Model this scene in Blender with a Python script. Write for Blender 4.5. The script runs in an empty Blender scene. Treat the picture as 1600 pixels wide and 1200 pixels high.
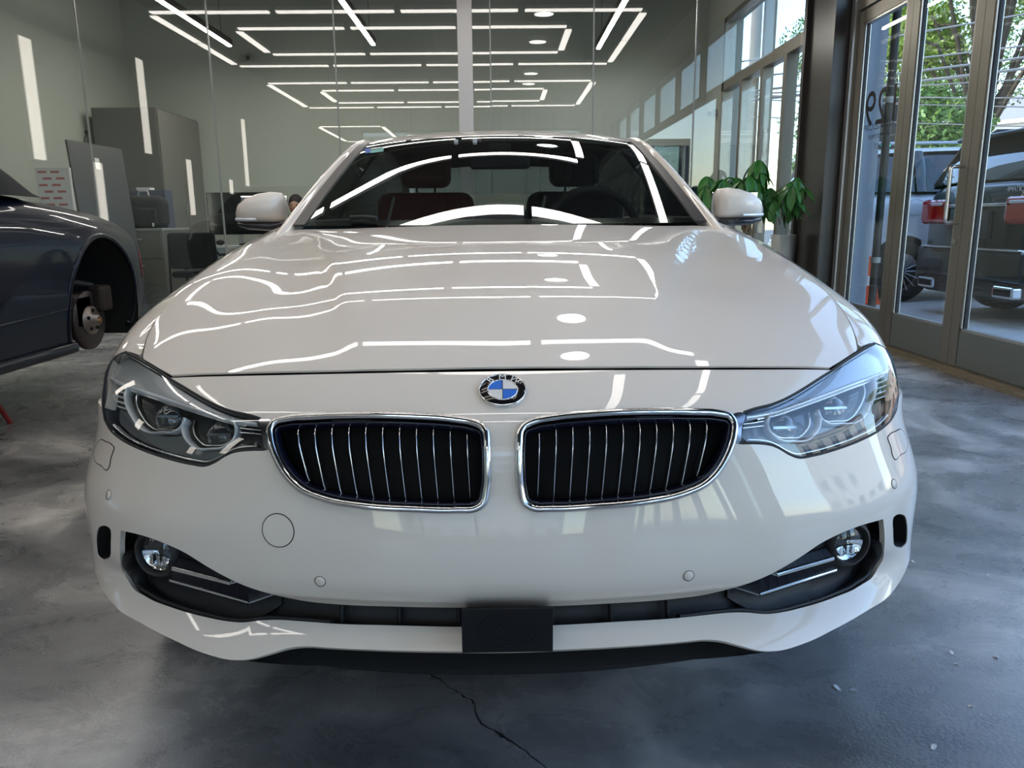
import bpy, bmesh, math, random
import numpy as np
from mathutils import Vector, Matrix, geometry

random.seed(7)
SC = bpy.context.scene
COL = SC.collection
PI = math.pi

# ------------------------------------------------------------------ camera
CAM_POS = np.array([0.0, 0.0, 0.99])
F_PX = 1200.0
_p, _y, _r = math.radians(12.0), math.radians(0.72), math.radians(0.55)
_fw = np.array([math.sin(_y) * math.cos(_p), math.cos(_y) * math.cos(_p), -math.sin(_p)])
_rt0 = np.array([math.cos(_y), -math.sin(_y), 0.0])
_up0 = np.cross(_rt0, _fw)
_rt = math.cos(_r) * _rt0 - math.sin(_r) * _up0
_up = math.cos(_r) * _up0 + math.sin(_r) * _rt0
cam_data = bpy.data.cameras.new('camera')
cam_data.sensor_width = 36.0
cam_data.lens = 36.0 * F_PX / 1600.0
cam_data.clip_start = 0.02
cam_data.clip_end = 300
cam = bpy.data.objects.new('camera', cam_data)
COL.objects.link(cam)
cam.matrix_world = Matrix(((_rt[0], _up[0], -_fw[0], CAM_POS[0]), (_rt[1], _up[1], -_fw[1], CAM_POS[1]),
                           (_rt[2], _up[2], -_fw[2], CAM_POS[2]), (0, 0, 0, 1)))
SC.camera = cam

# ------------------------------------------------------------------ sky, sun, exposure
world = bpy.data.worlds.new('sky')
SC.world = world
world.use_nodes = True
_nt = world.node_tree
_bg = _nt.nodes['Background']
_sky = _nt.nodes.new('ShaderNodeTexSky')
_sky.sky_type = 'NISHITA'
_sky.sun_disc = False
_sky.sun_elevation = math.radians(38)
_sky.sun_rotation = math.radians(280)
_sky.air_density = 1.2
_sky.ozone_density = 3.0
_sky.dust_density = 0.8
_nt.links.new(_sky.outputs['Color'], _bg.inputs['Color'])
_bg.inputs['Strength'].default_value = 1.0
sun_data = bpy.data.lights.new('sun', 'SUN')
sun_data.energy = 4.5
sun_data.angle = 0.009
sun_data.color = (1.0, 0.93, 0.82)
sun = bpy.data.objects.new('sun', sun_data)
COL.objects.link(sun)
sun.rotation_euler = Vector((0.80, -0.15, -0.60)).to_track_quat('-Z', 'Y').to_euler()
SC.view_settings.view_transform = 'Standard'
SC.view_settings.look = 'None'
SC.view_settings.exposure = -0.12
SC.view_settings.gamma = 1.0
SC.view_settings.use_curve_mapping = False
SC.cycles.max_bounces = 10
SC.cycles.diffuse_bounces = 3
SC.cycles.glossy_bounces = 5
SC.cycles.transmission_bounces = 8
SC.cycles.transparent_max_bounces = 16
SC.cycles.caustics_reflective = False
SC.cycles.caustics_refractive = False
SC.cycles.sample_clamp_indirect = 6.0
SC.cycles.use_denoising = True

LED = 10.2          # radiance of the ceiling strips

# ------------------------------------------------------------------ calibration helpers
def project(P):
    d = np.asarray(P, float) - CAM_POS
    z = d @ _fw
    return np.stack([800 + F_PX * (d @ _rt) / z, 600 - F_PX * (d @ _up) / z], -1)

def ray(px, py):
    d = _fw + _rt * (px - 800) / F_PX - _up * (py - 600) / F_PX
    return d

def at_y(px, py, y):
    d = ray(px, py); return CAM_POS + d * (y / d[1])

def at_z(px, py, z):
    d = ray(px, py); return CAM_POS + d * ((z - CAM_POS[2]) / d[2])

def at_x(px, py, x):
    d = ray(px, py); return CAM_POS + d * (x / d[0])

# ------------------------------------------------------------------ materials
MATS = {}
def mat(name, color=(0.8, 0.8, 0.8), rough=0.5, metal=0.0, coat=0.0, coat_rough=0.03, emit=None, spec=0.5,
        noise=None, bump=None, trans=0.0, ior=1.45, sheen=0.0):
    """Principled material; noise=(scale, amount, detail) varies the colour, bump=(scale, strength)."""
    if name in MATS:
        return MATS[name]
    m = bpy.data.materials.new(name)
    m.use_nodes = True
    nt = m.node_tree
    b = nt.nodes['Principled BSDF']
    c = (color[0], color[1], color[2], 1)
    b.inputs['Base Color'].default_value = c
    b.inputs['Roughness'].default_value = rough
    b.inputs['Metallic'].default_value = metal
    b.inputs['Coat Weight'].default_value = coat
    b.inputs['Coat Roughness'].default_value = coat_rough
    b.inputs['Specular IOR Level'].default_value = spec
    b.inputs['Transmission Weight'].default_value = trans
    b.inputs['IOR'].default_value = ior
    b.inputs['Sheen Weight'].default_value = sheen
    if emit:
        b.inputs['Emission Color'].default_value = (emit[0], emit[1], emit[2], 1)
        b.inputs['Emission Strength'].default_value = emit[3]
    if noise or bump:
        tc = nt.nodes.new('ShaderNodeTexCoord')
    if noise:
        n = nt.nodes.new('ShaderNodeTexNoise')
        n.inputs['Scale'].default_value = noise[0]
        n.inputs['Detail'].default_value = noise[2] if len(noise) > 2 else 4
        nt.links.new(tc.outputs['Object'], n.inputs['Vector'])
        mx = nt.nodes.new('ShaderNodeMix'); mx.data_type = 'RGBA'
        k = noise[1]
        mx.inputs[6].default_value = (c[0] * (1 - k), c[1] * (1 - k), c[2] * (1 - k), 1)
        mx.inputs[7].default_value = (min(1, c[0] * (1 + k)), min(1, c[1] * (1 + k)), min(1, c[2] * (1 + k)), 1)
        nt.links.new(n.outputs['Fac'], mx.inputs[0])
        nt.links.new(mx.outputs[2], b.inputs['Base Color'])
    if bump:
        n2 = nt.nodes.new('ShaderNodeTexNoise')
        n2.inputs['Scale'].default_value = bump[0]
        n2.inputs['Detail'].default_value = 3
        nt.links.new(tc.outputs['Object'], n2.inputs['Vector'])
        bp = nt.nodes.new('ShaderNodeBump')
        bp.inputs['Strength'].default_value = bump[1]
        bp.inputs['Distance'].default_value = 0.01
        nt.links.new(n2.outputs['Fac'], bp.inputs['Height'])
        nt.links.new(bp.outputs['Normal'], b.inputs['Normal'])
    MATS[name] = m
    return m

def thin_glass(name, tint=(1, 1, 1), refl=1.0, rough=0.0, ior=1.5):
    """Pane of glass: straight-through transmission with Fresnel reflection from the surface."""
    if name in MATS:
        return MATS[name]
    m = bpy.data.materials.new(name)
    m.use_nodes = True
    nt = m.node_tree
    nt.nodes.remove(nt.nodes['Principled BSDF'])
    out = nt.nodes['Material Output']
    tr = nt.nodes.new('ShaderNodeBsdfTransparent'); tr.inputs['Color'].default_value = (*tint, 1)
    gl = nt.nodes.new('ShaderNodeBsdfGlossy'); gl.inputs['Roughness'].default_value = rough
    gl.inputs['Color'].default_value = (1, 1, 1, 1)
    lw = nt.nodes.new('ShaderNodeLayerWeight'); lw.inputs['Blend'].default_value = 0.5
    pw = nt.nodes.new('ShaderNodeMath'); pw.operation = 'POWER'; pw.inputs[1].default_value = 5.0
    r0 = ((ior - 1) / (ior + 1)) ** 2
    ma = nt.nodes.new('ShaderNodeMath'); ma.operation = 'MULTIPLY_ADD'
    ma.inputs[1].default_value = 1 - r0; ma.inputs[2].default_value = r0
    mu = nt.nodes.new('ShaderNodeMath'); mu.operation = 'MULTIPLY'; mu.use_clamp = True
    mu.inputs[1].default_value = refl
    nt.links.new(lw.outputs['Facing'], pw.inputs[0])
    nt.links.new(pw.outputs[0], ma.inputs[0])
    mx = nt.nodes.new('ShaderNodeMixShader')
    nt.links.new(ma.outputs[0], mu.inputs[0])
    nt.links.new(mu.outputs[0], mx.inputs['Fac'])
    nt.links.new(tr.outputs[0], mx.inputs[1])
    nt.links.new(gl.outputs[0], mx.inputs[2])
    nt.links.new(mx.outputs[0], out.inputs['Surface'])
    MATS[name] = m
    return m

def emitter(name, color, strength):
    if name in MATS:
        return MATS[name]
    m = bpy.data.materials.new(name)
    m.use_nodes = True
    nt = m.node_tree
    nt.nodes.remove(nt.nodes['Principled BSDF'])
    e = nt.nodes.new('ShaderNodeEmission')
    e.inputs['Color'].default_value = (*color, 1)
    e.inputs['Strength'].default_value = strength
    nt.links.new(e.outputs[0], nt.nodes['Material Output'].inputs['Surface'])
    MATS[name] = m
    return m

# ------------------------------------------------------------------ object helpers
def tag(o, label=None, cat=None, group=None, kind=None):
    if label: o['label'] = label
    if cat: o['category'] = cat
    if group: o['group'] = group
    if kind: o['kind'] = kind
    return o

def thing(name, label, cat, loc=(0, 0, 0), rz=0.0, group=None):
    o = bpy.data.objects.new(name, None)
    o.empty_display_size = 0.1
    COL.objects.link(o)
    o.location = loc
    o.rotation_euler = (0, 0, rz)
    return tag(o, label, cat, group)

def mesh_obj(name, verts, faces, material, parent=None, smooth=False, normals=None, mats=None, fmat=None):
    me = bpy.data.meshes.new(name)
    me.from_pydata([tuple(map(float, v)) for v in verts], [], [tuple(int(i) for i in f) for f in faces])
    if smooth:
        me.polygons.foreach_set('use_smooth', [True] * len(me.polygons))
    if mats:
        for m in mats: me.materials.append(m)
        me.polygons.foreach_set('material_index', list(fmat))
    elif material:
        me.materials.append(material)
    me.update()
    if normals is not None:
        me.normals_split_custom_set_from_vertices([tuple(map(float, n)) for n in normals])
    o = bpy.data.objects.new(name, me)
    COL.objects.link(o)
    if parent: o.parent = parent
    return o

class MB:
    """Collects solids and links them as one mesh object."""
    def __init__(self):
        self.v = []; self.f = []; self.sm = []
    def add(self, v, f, smooth=False):
        n = len(self.v)
        self.v += [tuple(map(float, p)) for p in v]
        self.f += [tuple(int(i) + n for i in q) for q in f]
        self.sm += [smooth] * len(f)
        return self
    def box(self, x0, x1, y0, y1, z0, z1, M=None):
        v = [(x, y, z) for z in (z0, z1) for y in (y0, y1) for x in (x0, x1)]
        if M is not None: v = [M @ Vector(p) for p in v]
        return self.add(v, [(0, 2, 3, 1), (4, 5, 7, 6), (0, 1, 5, 4), (2, 6, 7, 3), (0, 4, 6, 2), (1, 3, 7, 5)])
    def rbox(self, x0, x1, y0, y1, z0, z1, r=0.01, seg=2, M=None):
        bm = bmesh.new()
        bmesh.ops.create_cube(bm, size=1.0)
        for q in bm.verts:
            q.co = Vector(((x0 + x1) / 2 + q.co.x * (x1 - x0), (y0 + y1) / 2 + q.co.y * (y1 - y0), (z0 + z1) / 2 + q.co.z * (z1 - z0)))
        r = min(r, 0.49 * min(abs(x1 - x0), abs(y1 - y0), abs(z1 - z0)))
        bmesh.ops.bevel(bm, geom=bm.edges[:], offset=r, segments=seg, affect='EDGES', profile=0.5)
        if M is not None: bm.transform(M)
        bm.verts.index_update()
        self.add([q.co[:] for q in bm.verts], [[q.index for q in f.verts] for f in bm.faces], False)
        bm.free()
        return self
    def lathe(self, prof, n=32, axis='z', c=(0, 0, 0), smooth=True, a0=0.0, a1=2 * PI):
        """prof: list of (r, h) revolved about the axis."""
        closed = abs(a1 - a0 - 2 * PI) < 1e-6
        k = n if closed else n + 1
        v = []
        for i in range(k):
            a = a0 + (a1 - a0) * i / n
            for r, h in prof:
                p, q = r * math.cos(a), r * math.sin(a)
                v.append({'z': (c[0] + p, c[1] + q, c[2] + h), 'y': (c[0] + p, c[1] + h, c[2] + q), 'x': (c[0] + h, c[1] + p, c[2] + q)}[axis])
        m = len(prof); f = []
        for i in range(n):
            j = (i + 1) % k
            for t in range(m - 1):
                f.append((i * m + t, j * m + t, j * m + t + 1, i * m + t + 1))
        return self.add(v, f, smooth)
    def cyl(self, p0, p1, r0, r1=None, n=16, caps=True, smooth=True):
        p0, p1 = Vector(p0), Vector(p1)
        r1 = r0 if r1 is None else r1
        d = (p1 - p0).normalized()
        a = d.orthogonal().normalized(); b = d.cross(a)
        v = []
        for p, r in ((p0, r0), (p1, r1)):
            v += [p + (a * math.cos(2 * PI * i / n) + b * math.sin(2 * PI * i / n)) * r for i in range(n)]
        f = [(i, (i + 1) % n, n + (i + 1) % n, n + i) for i in range(n)]
        self.add(v, f, smooth)
        if caps:
            self.add(v[:n], [tuple(reversed(range(n)))]); self.add(v[n:], [tuple(range(n))])
        return self
    def tube(self, pts, r, n=8, closed=False, caps=True, flat=None, up=None):
        """Swept tube; flat=(a, b) makes an elliptic section with axis a along `up`, b across."""
        P = [Vector(tuple(map(float, p))) for p in pts]
        k = len(P)
        v = []
        prev = None
        for i in range(k):
            if closed: t = P[(i + 1) % k] - P[i - 1]
            else: t = P[min(i + 1, k - 1)] - P[max(i - 1, 0)]
            t = t.normalized() if t.length > 1e-9 else Vector((0, 0, 1))
            if up is not None:
                u = up[i] if isinstance(up, list) else up
                a = Vector(tuple(u)); a = (a - t * a.dot(t))
                a = a.normalized() if a.length > 1e-6 else t.orthogonal().normalized()
            elif prev is None: a = t.orthogonal().normalized()
            else:
                a = prev - t * prev.dot(t); a = a.normalized() if a.length > 1e-6 else t.orthogonal().normalized()
            prev = a
            b = t.cross(a)
            rr = r[i] if isinstance(r, (list, tuple)) else r
            ra, rb = (flat[0], flat[1]) if flat else (rr, rr)
            v += [P[i] + a * (math.cos(2 * PI * j / n) * ra) + b * (math.sin(2 * PI * j / n) * rb) for j in range(n)]
        f = []
        for i in range(k if closed else k - 1):
            i2 = (i + 1) % k
            for j in range(n):
                f.append((i * n + j, i * n + (j + 1) % n, i2 * n + (j + 1) % n, i2 * n + j))
        self.add(v, f, True)
        if caps and not closed:
            self.add(v[:n], [tuple(reversed(range(n)))]); self.add(v[-n:], [tuple(range(n))])
        return self
    def sphere(self, c, r, n=16, m=10, sc=(1, 1, 1)):
        v = [(c[0], c[1], c[2] + r * sc[2])]
        for i in range(1, m):
            t = PI * i / m
            v += [(c[0] + r * sc[0] * math.sin(t) * math.cos(2 * PI * j / n), c[1] + r * sc[1] * math.sin(t) * math.sin(2 * PI * j / n), c[2] + r * sc[2] * math.cos(t)) for j in range(n)]
        v.append((c[0], c[1], c[2] - r * sc[2]))
        f = [(0, 1 + j, 1 + (j + 1) % n) for j in range(n)]
        for i in range(m - 2):
            f += [(1 + i * n + j, 1 + (i + 1) * n + j, 1 + (i + 1) * n + (j + 1) % n, 1 + i * n + (j + 1) % n) for j in range(n)]
        L = len(v) - 1
        f += [(L, L - n + (j + 1) % n, L - n + j) for j in range(n)]
        return self.add(v, f, True)
    def prism(self, poly, d, smooth=False):
        """Planar 3D polygon given thickness along vector d."""
        P = [Vector(tuple(map(float, p))) for p in poly]; d = Vector(tuple(d)); n = len(P)
        v = P + [p + d for p in P]
        f = [tuple(reversed(range(n))), tuple(range(n, 2 * n))]
        f += [(i, (i + 1) % n, n + (i + 1) % n, n + i) for i in range(n)]
        return self.add(v, f, smooth)
    def grid(self, fn, nu, nv, smooth=True):
        v = [fn(i / nu, j / nv) for j in range(nv + 1) for i in range(nu + 1)]
        f = [(j * (nu + 1) + i, j * (nu + 1) + i + 1, (j + 1) * (nu + 1) + i + 1, (j + 1) * (nu + 1) + i) for j in range(nv) for i in range(nu)]
        return self.add(v, f, smooth)
    def build(self, name, material, parent=None, loc=None, fix=True):
        me = bpy.data.meshes.new(name)
        me.from_pydata(self.v, [], self.f)
        me.polygons.foreach_set('use_smooth', self.sm)
        if material: me.materials.append(material)
        me.update()
        if fix:
            bm = bmesh.new(); bm.from_mesh(me)
            bmesh.ops.recalc_face_normals(bm, faces=bm.faces[:])
            bm.to_mesh(me); bm.free()
        o = bpy.data.objects.new(name, me)
        COL.objects.link(o)
        if parent: o.parent = parent
        if loc is not None: o.location = loc
        return o

def copy_tree(o, parent=None):
    c = o.copy(); COL.objects.link(c)
    if parent is not None: c.parent = parent
    for ch in list(o.children): copy_tree(ch, c)
    return c

def text_obj(name, s, size, material, parent=None, M=None, extrude=0.0005, align='CENTER', bold=0.0):
    """Lettering turned into a mesh lying in its own XY plane."""
    cu = bpy.data.curves.new(name, 'FONT')
    cu.body = s; cu.size = size; cu.extrude = extrude; cu.align_x = align; cu.align_y = 'CENTER'; cu.offset = bold
    tmp = bpy.data.objects.new('tmp_text', cu)
    COL.objects.link(tmp)
    dg = bpy.context.evaluated_depsgraph_get()
    me = bpy.data.meshes.new_from_object(tmp.evaluated_get(dg))
    bpy.data.objects.remove(tmp)
    bpy.data.curves.remove(cu)
    me.name = name
    me.materials.clear(); me.materials.append(material)
    if M is not None: me.transform(M)
    o = bpy.data.objects.new(name, me)
    COL.objects.link(o)
    if parent: o.parent = parent
    return o

# ------------------------------------------------------------------ smooth surfaces
def _m2(X):
    n = len(X); h = np.diff(X)
    A = np.zeros((n, n)); B = np.zeros((n, n))
    A[0, 0] = A[-1, -1] = 1
    for i in range(1, n - 1):
        A[i, i - 1] = h[i - 1]; A[i, i] = 2 * (h[i - 1] + h[i]); A[i, i + 1] = h[i]
        B[i, i - 1] = 6 / h[i - 1]; B[i, i] = -6 / h[i - 1] - 6 / h[i]; B[i, i + 1] = 6 / h[i]
    return np.linalg.solve(A, B)

class Basis:
    """Natural cubic spline as weights on the node data."""
    def __init__(self, X):
        self.X = np.asarray(X, float); self.M = _m2(self.X); self.I = np.eye(len(self.X))
    def __call__(self, x):
        x = np.atleast_1d(np.asarray(x, float)); X = self.X
        i = np.clip(np.searchsorted(X, x) - 1, 0, len(X) - 2)
        h = X[i + 1] - X[i]
        b = (x - X[i]) / h; a = 1 - b
        out = a[:, None] * self.I[i] + b[:, None] * self.I[i + 1]
        ac = np.clip(a, 0, 1); bc = np.clip(b, 0, 1)
        lin_lo = np.where(b < 0, b, 0); lin_hi = np.where(b > 1, b - 1, 0)
        out += (((ac ** 3 - ac) * h * h / 6)[:, None] * self.M[i] + ((bc ** 3 - bc) * h * h / 6)[:, None] * self.M[i + 1])
        # linear extension with the end slopes
        out += (lin_lo * h * h / 6)[:, None] * (-2 * self.M[i] - self.M[i + 1]) + (lin_hi * h * h / 6)[:, None] * (self.M[i] + 2 * self.M[i + 1])
        return out

class Surf:
    def __init__(self, fn, ur, vr, flip=False, eps=1e-3):
        self.fn = fn; self.ur = ur; self.vr = vr; self.eps = eps; self.s = -1.0 if flip else 1.0
        self._lut = None
    def __call__(self, u, v):
        return self.fn(np.atleast_1d(np.asarray(u, float)), np.atleast_1d(np.asarray(v, float)))
    def normal(self, u, v):
        u = np.atleast_1d(np.asarray(u, float)); v = np.atleast_1d(np.asarray(v, float)); e = self.eps
        a = self(u + e, v) - self(u - e, v); b = self(u, v + e) - self(u, v - e)
        n = np.cross(a, b) * self.s
        return n / np.maximum(np.linalg.norm(n, axis=1, keepdims=True), 1e-12)
    def offset(self, d):
        return Surf(lambda u, v: self(u, v) + d * self.normal(u, v), self.ur, self.vr, self.s < 0, self.eps)
    def pix(self, pts):
        """Parameters of the surface points that are seen at the given photo coordinates."""
        if self._lut is None:
            U, V = np.meshgrid(np.linspace(*self.ur, 120), np.linspace(*self.vr, 90))
            U = U.ravel(); V = V.ravel()
            P = self(U, V); N = self.normal(U, V)
            ok = np.einsum('ij,ij->i', N, CAM_POS - P) > 0
            self._lut = (U[ok], V[ok], project(P[ok]))
        U, V, Q = self._lut
        out = []
        for p in pts:
            p = np.asarray(p, float)
            k = np.argmin(((Q - p) ** 2).sum(1))
            u, v = U[k], V[k]
            for _ in range(30):
                e = 1e-4
                q = project(self([u, u + e, u], [v, v, v + e]))
                r = p - q[0]
                if abs(r).max() < 0.02: break
                J = np.stack([(q[1] - q[0]) / e, (q[2] - q[0]) / e], 1)
                st = np.linalg.lstsq(J, r, rcond=1e-6)[0]
                st = np.clip(st, -0.05, 0.05)
                u += st[0]; v += st[1]
            out.append((u, v))
        return np.array(out)

def smooth_line(pts, step, closed=False, sharp=False):
    """Resample a polyline (2D or 3D); Catmull-Rom unless sharp."""
    P = np.asarray(pts, float)
    n = len(P); out = []
    rng = range(n) if closed else range(n - 1)
    for i in rng:
        p1, p2 = P[i], P[(i + 1) % n]
        L = np.linalg.norm(p2 - p1); k = max(1, int(math.ceil(L / step)))
        if sharp:
            for t in range(k): out.append(p1 + (p2 - p1) * t / k)
            continue
        p0 = P[i - 1] if (closed or i > 0) else 2 * p1 - p2
        p3 = P[(i + 2) % n] if (closed or i + 2 < n) else 2 * p2 - p1
        # centripetal-ish tangents limited by the segment length
        d0, d1, d2 = np.linalg.norm(p1 - p0) + 1e-9, L + 1e-9, np.linalg.norm(p3 - p2) + 1e-9
        m1 = ((p2 - p1) / d1 * d0 + (p1 - p0) / d0 * d1) / (d0 + d1) * d1
        m2 = ((p3 - p2) / d2 * d1 + (p2 - p1) / d1 * d2) / (d1 + d2) * d1
        for t in range(k):
            s = t / k
            out.append((2 * s ** 3 - 3 * s * s + 1) * p1 + (s ** 3 - 2 * s * s + s) * m1 + (-2 * s ** 3 + 3 * s * s) * p2 + (s ** 3 - s * s) * m2)
    if not closed: out.append(P[-1])
    return np.array(out)

def in_poly(pts, poly):
    pts = np.asarray(pts, float); poly = np.asarray(poly, float)
    x, y = pts[:, 0], pts[:, 1]
    ins = np.zeros(len(pts), bool)
    x0, y0 = poly[:, 0], poly[:, 1]
    x1, y1 = np.roll(x0, -1), np.roll(y0, -1)
    for a, b, c, d in zip(x0, y0, x1, y1):
        if b == d: continue
        cond = ((b > y) != (d > y)) & (x < (c - a) * (y - b) / (d - b) + a)
        ins ^= cond
    return ins

def near_poly(pts, poly, dist):
    P = np.asarray(pts, float); A = np.asarray(poly, float)
    best = np.full(len(P), 1e9)
    for q in A:
        best = np.minimum(best, ((P - q) ** 2).sum(1))
    return best < dist * dist

def panel(name, surf, outer, holes, step, material, parent=None, hem=0.012, lift=0.0, flip=False, resample=True, sharp=True):
    """Sheet cut out of a smooth surface along outlines given in its own parameters, with turned-in edges."""
    loops = [np.asarray(outer, float)] + [np.asarray(h, float) for h in holes]
    if resample: loops = [smooth_line(l, step * 0.6, True, sharp) for l in loops]
    lo, hi = loops[0].min(0), loops[0].max(0)
    gx, gy = np.meshgrid(np.arange(lo[0] + step * .5, hi[0], step), np.arange(lo[1] + step * .5, hi[1], step))
    G = np.stack([gx.ravel(), gy.ravel()], 1)
    keep = in_poly(G, loops[0])
    for h in loops[1:]: keep &= ~in_poly(G, h)
    G = G[keep]
    for l in loops: G = G[~near_poly(G, l, step * 0.45)]
    vs = []; ed = []
    for l in loops:
        n0 = len(vs); vs += [tuple(p) for p in l]
        ed += [(n0 + i, n0 + (i + 1) % len(l)) for i in range(len(l))]
    vs += [tuple(p) for p in G]
    r = geometry.delaunay_2d_cdt([Vector(p) for p in vs], ed, [], 0, 1e-6)
    V2 = np.array([p[:] for p in r[0]]); F = [tuple(f) for f in r[2]]
    cen = np.array([V2[list(f)].mean(0) for f in F])
    ok = in_poly(cen, loops[0])
    for h in loops[1:]: ok &= ~in_poly(cen, h)
    F = [f for f, k in zip(F, ok) if k]
    P = surf(V2[:, 0], V2[:, 1]); N = surf.normal(V2[:, 0], V2[:, 1])
    if lift: P = P + N * lift
    # orient triangles along the normal
    F2 = []
    for f in F:
        a, b, c = P[f[0]], P[f[1]], P[f[2]]
        g = np.cross(b - a, c - a)
        F2.append(f if g @ N[f[0]] >= 0 else f[::-1])
    if hem:
        cnt = {}
        for f in F2:
            for i in range(3):
                e = (f[i], f[(i + 1) % 3]); cnt[tuple(sorted(e))] = None if tuple(sorted(e)) in cnt else e
        be = [e for e in cnt.values() if e]
        nb = len(P); Pn = [p for p in P]; Nn = [n for n in N]; F3 = list(F2)
        acc = {}
        for a, b in be:
            t = P[b] - P[a]
            fn = np.cross(t, N[a]); fn /= (np.linalg.norm(fn) + 1e-12)
            for q in (a, b): acc[q] = acc.get(q, 0) + fn
        top = {}; bot = {}
        for q, fn in acc.items():
            fn = fn / (np.linalg.norm(fn) + 1e-12)
            top[q] = len(Pn); Pn.append(P[q]); Nn.append(fn)
            bot[q] = len(Pn); Pn.append(P[q] - N[q] * hem); Nn.append(fn)
        for a, b in be:
            F3.append((b, a) and (top[b], top[a], bot[a], bot[b]))
        return mesh_obj(name, Pn, F3, material, parent, True, Nn)
    return mesh_obj(name, P, F2, material, parent, True, N)
# ================================================================== the room
YG = 7.5            # glass partition of the office
YB = 11.6           # back wall of the office
XL = -5.25          # left wall
XR = 2.97           # storefront wall
YR = -8.2          # wall behind the photographer
ZC = 4.15           # ceiling

M_wall = mat('wall_paint', (0.40, 0.42, 0.375), 0.75, noise=(1.3, 0.05, 3))
M_wall_dark = mat('showroom_wall_paint', (0.72, 0.71, 0.69), 0.7, noise=(1.1, 0.06, 3))
M_ceil = mat('ceiling_paint', (0.085, 0.088, 0.085), 0.85)
M_alu = mat('bronze_aluminium', (0.26, 0.235, 0.20), 0.38, metal=0.55)
M_alu_light = mat('satin_aluminium', (0.55, 0.54, 0.52), 0.32, metal=0.8)
M_gasket = mat('black_gasket', (0.02, 0.02, 0.022), 0.6)
M_kick = mat('grey_green_kick_panel', (0.15, 0.16, 0.145), 0.5)
M_steel_brown = mat('brown_painted_steel', (0.045, 0.037, 0.033), 0.32, spec=0.5)
M_col_white = mat('white_painted_post', (0.52, 0.50, 0.50), 0.5)
M_glass = thin_glass('clear_glass_partition', (0.95, 0.965, 0.95), 1.35)
M_glass_door = thin_glass('clear_door_glass', (0.95, 0.97, 0.97), 1.0)
M_seal = mat('clear_silicone_joint', (0.25, 0.26, 0.25), 0.3)
M_led = emitter('led_diffuser', (1.0, 0.945, 0.88), LED)
M_black = mat('matt_black', (0.012, 0.012, 0.013), 0.6)
M_plastic_white = mat('white_plastic', (0.75, 0.75, 0.72), 0.4)

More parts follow.
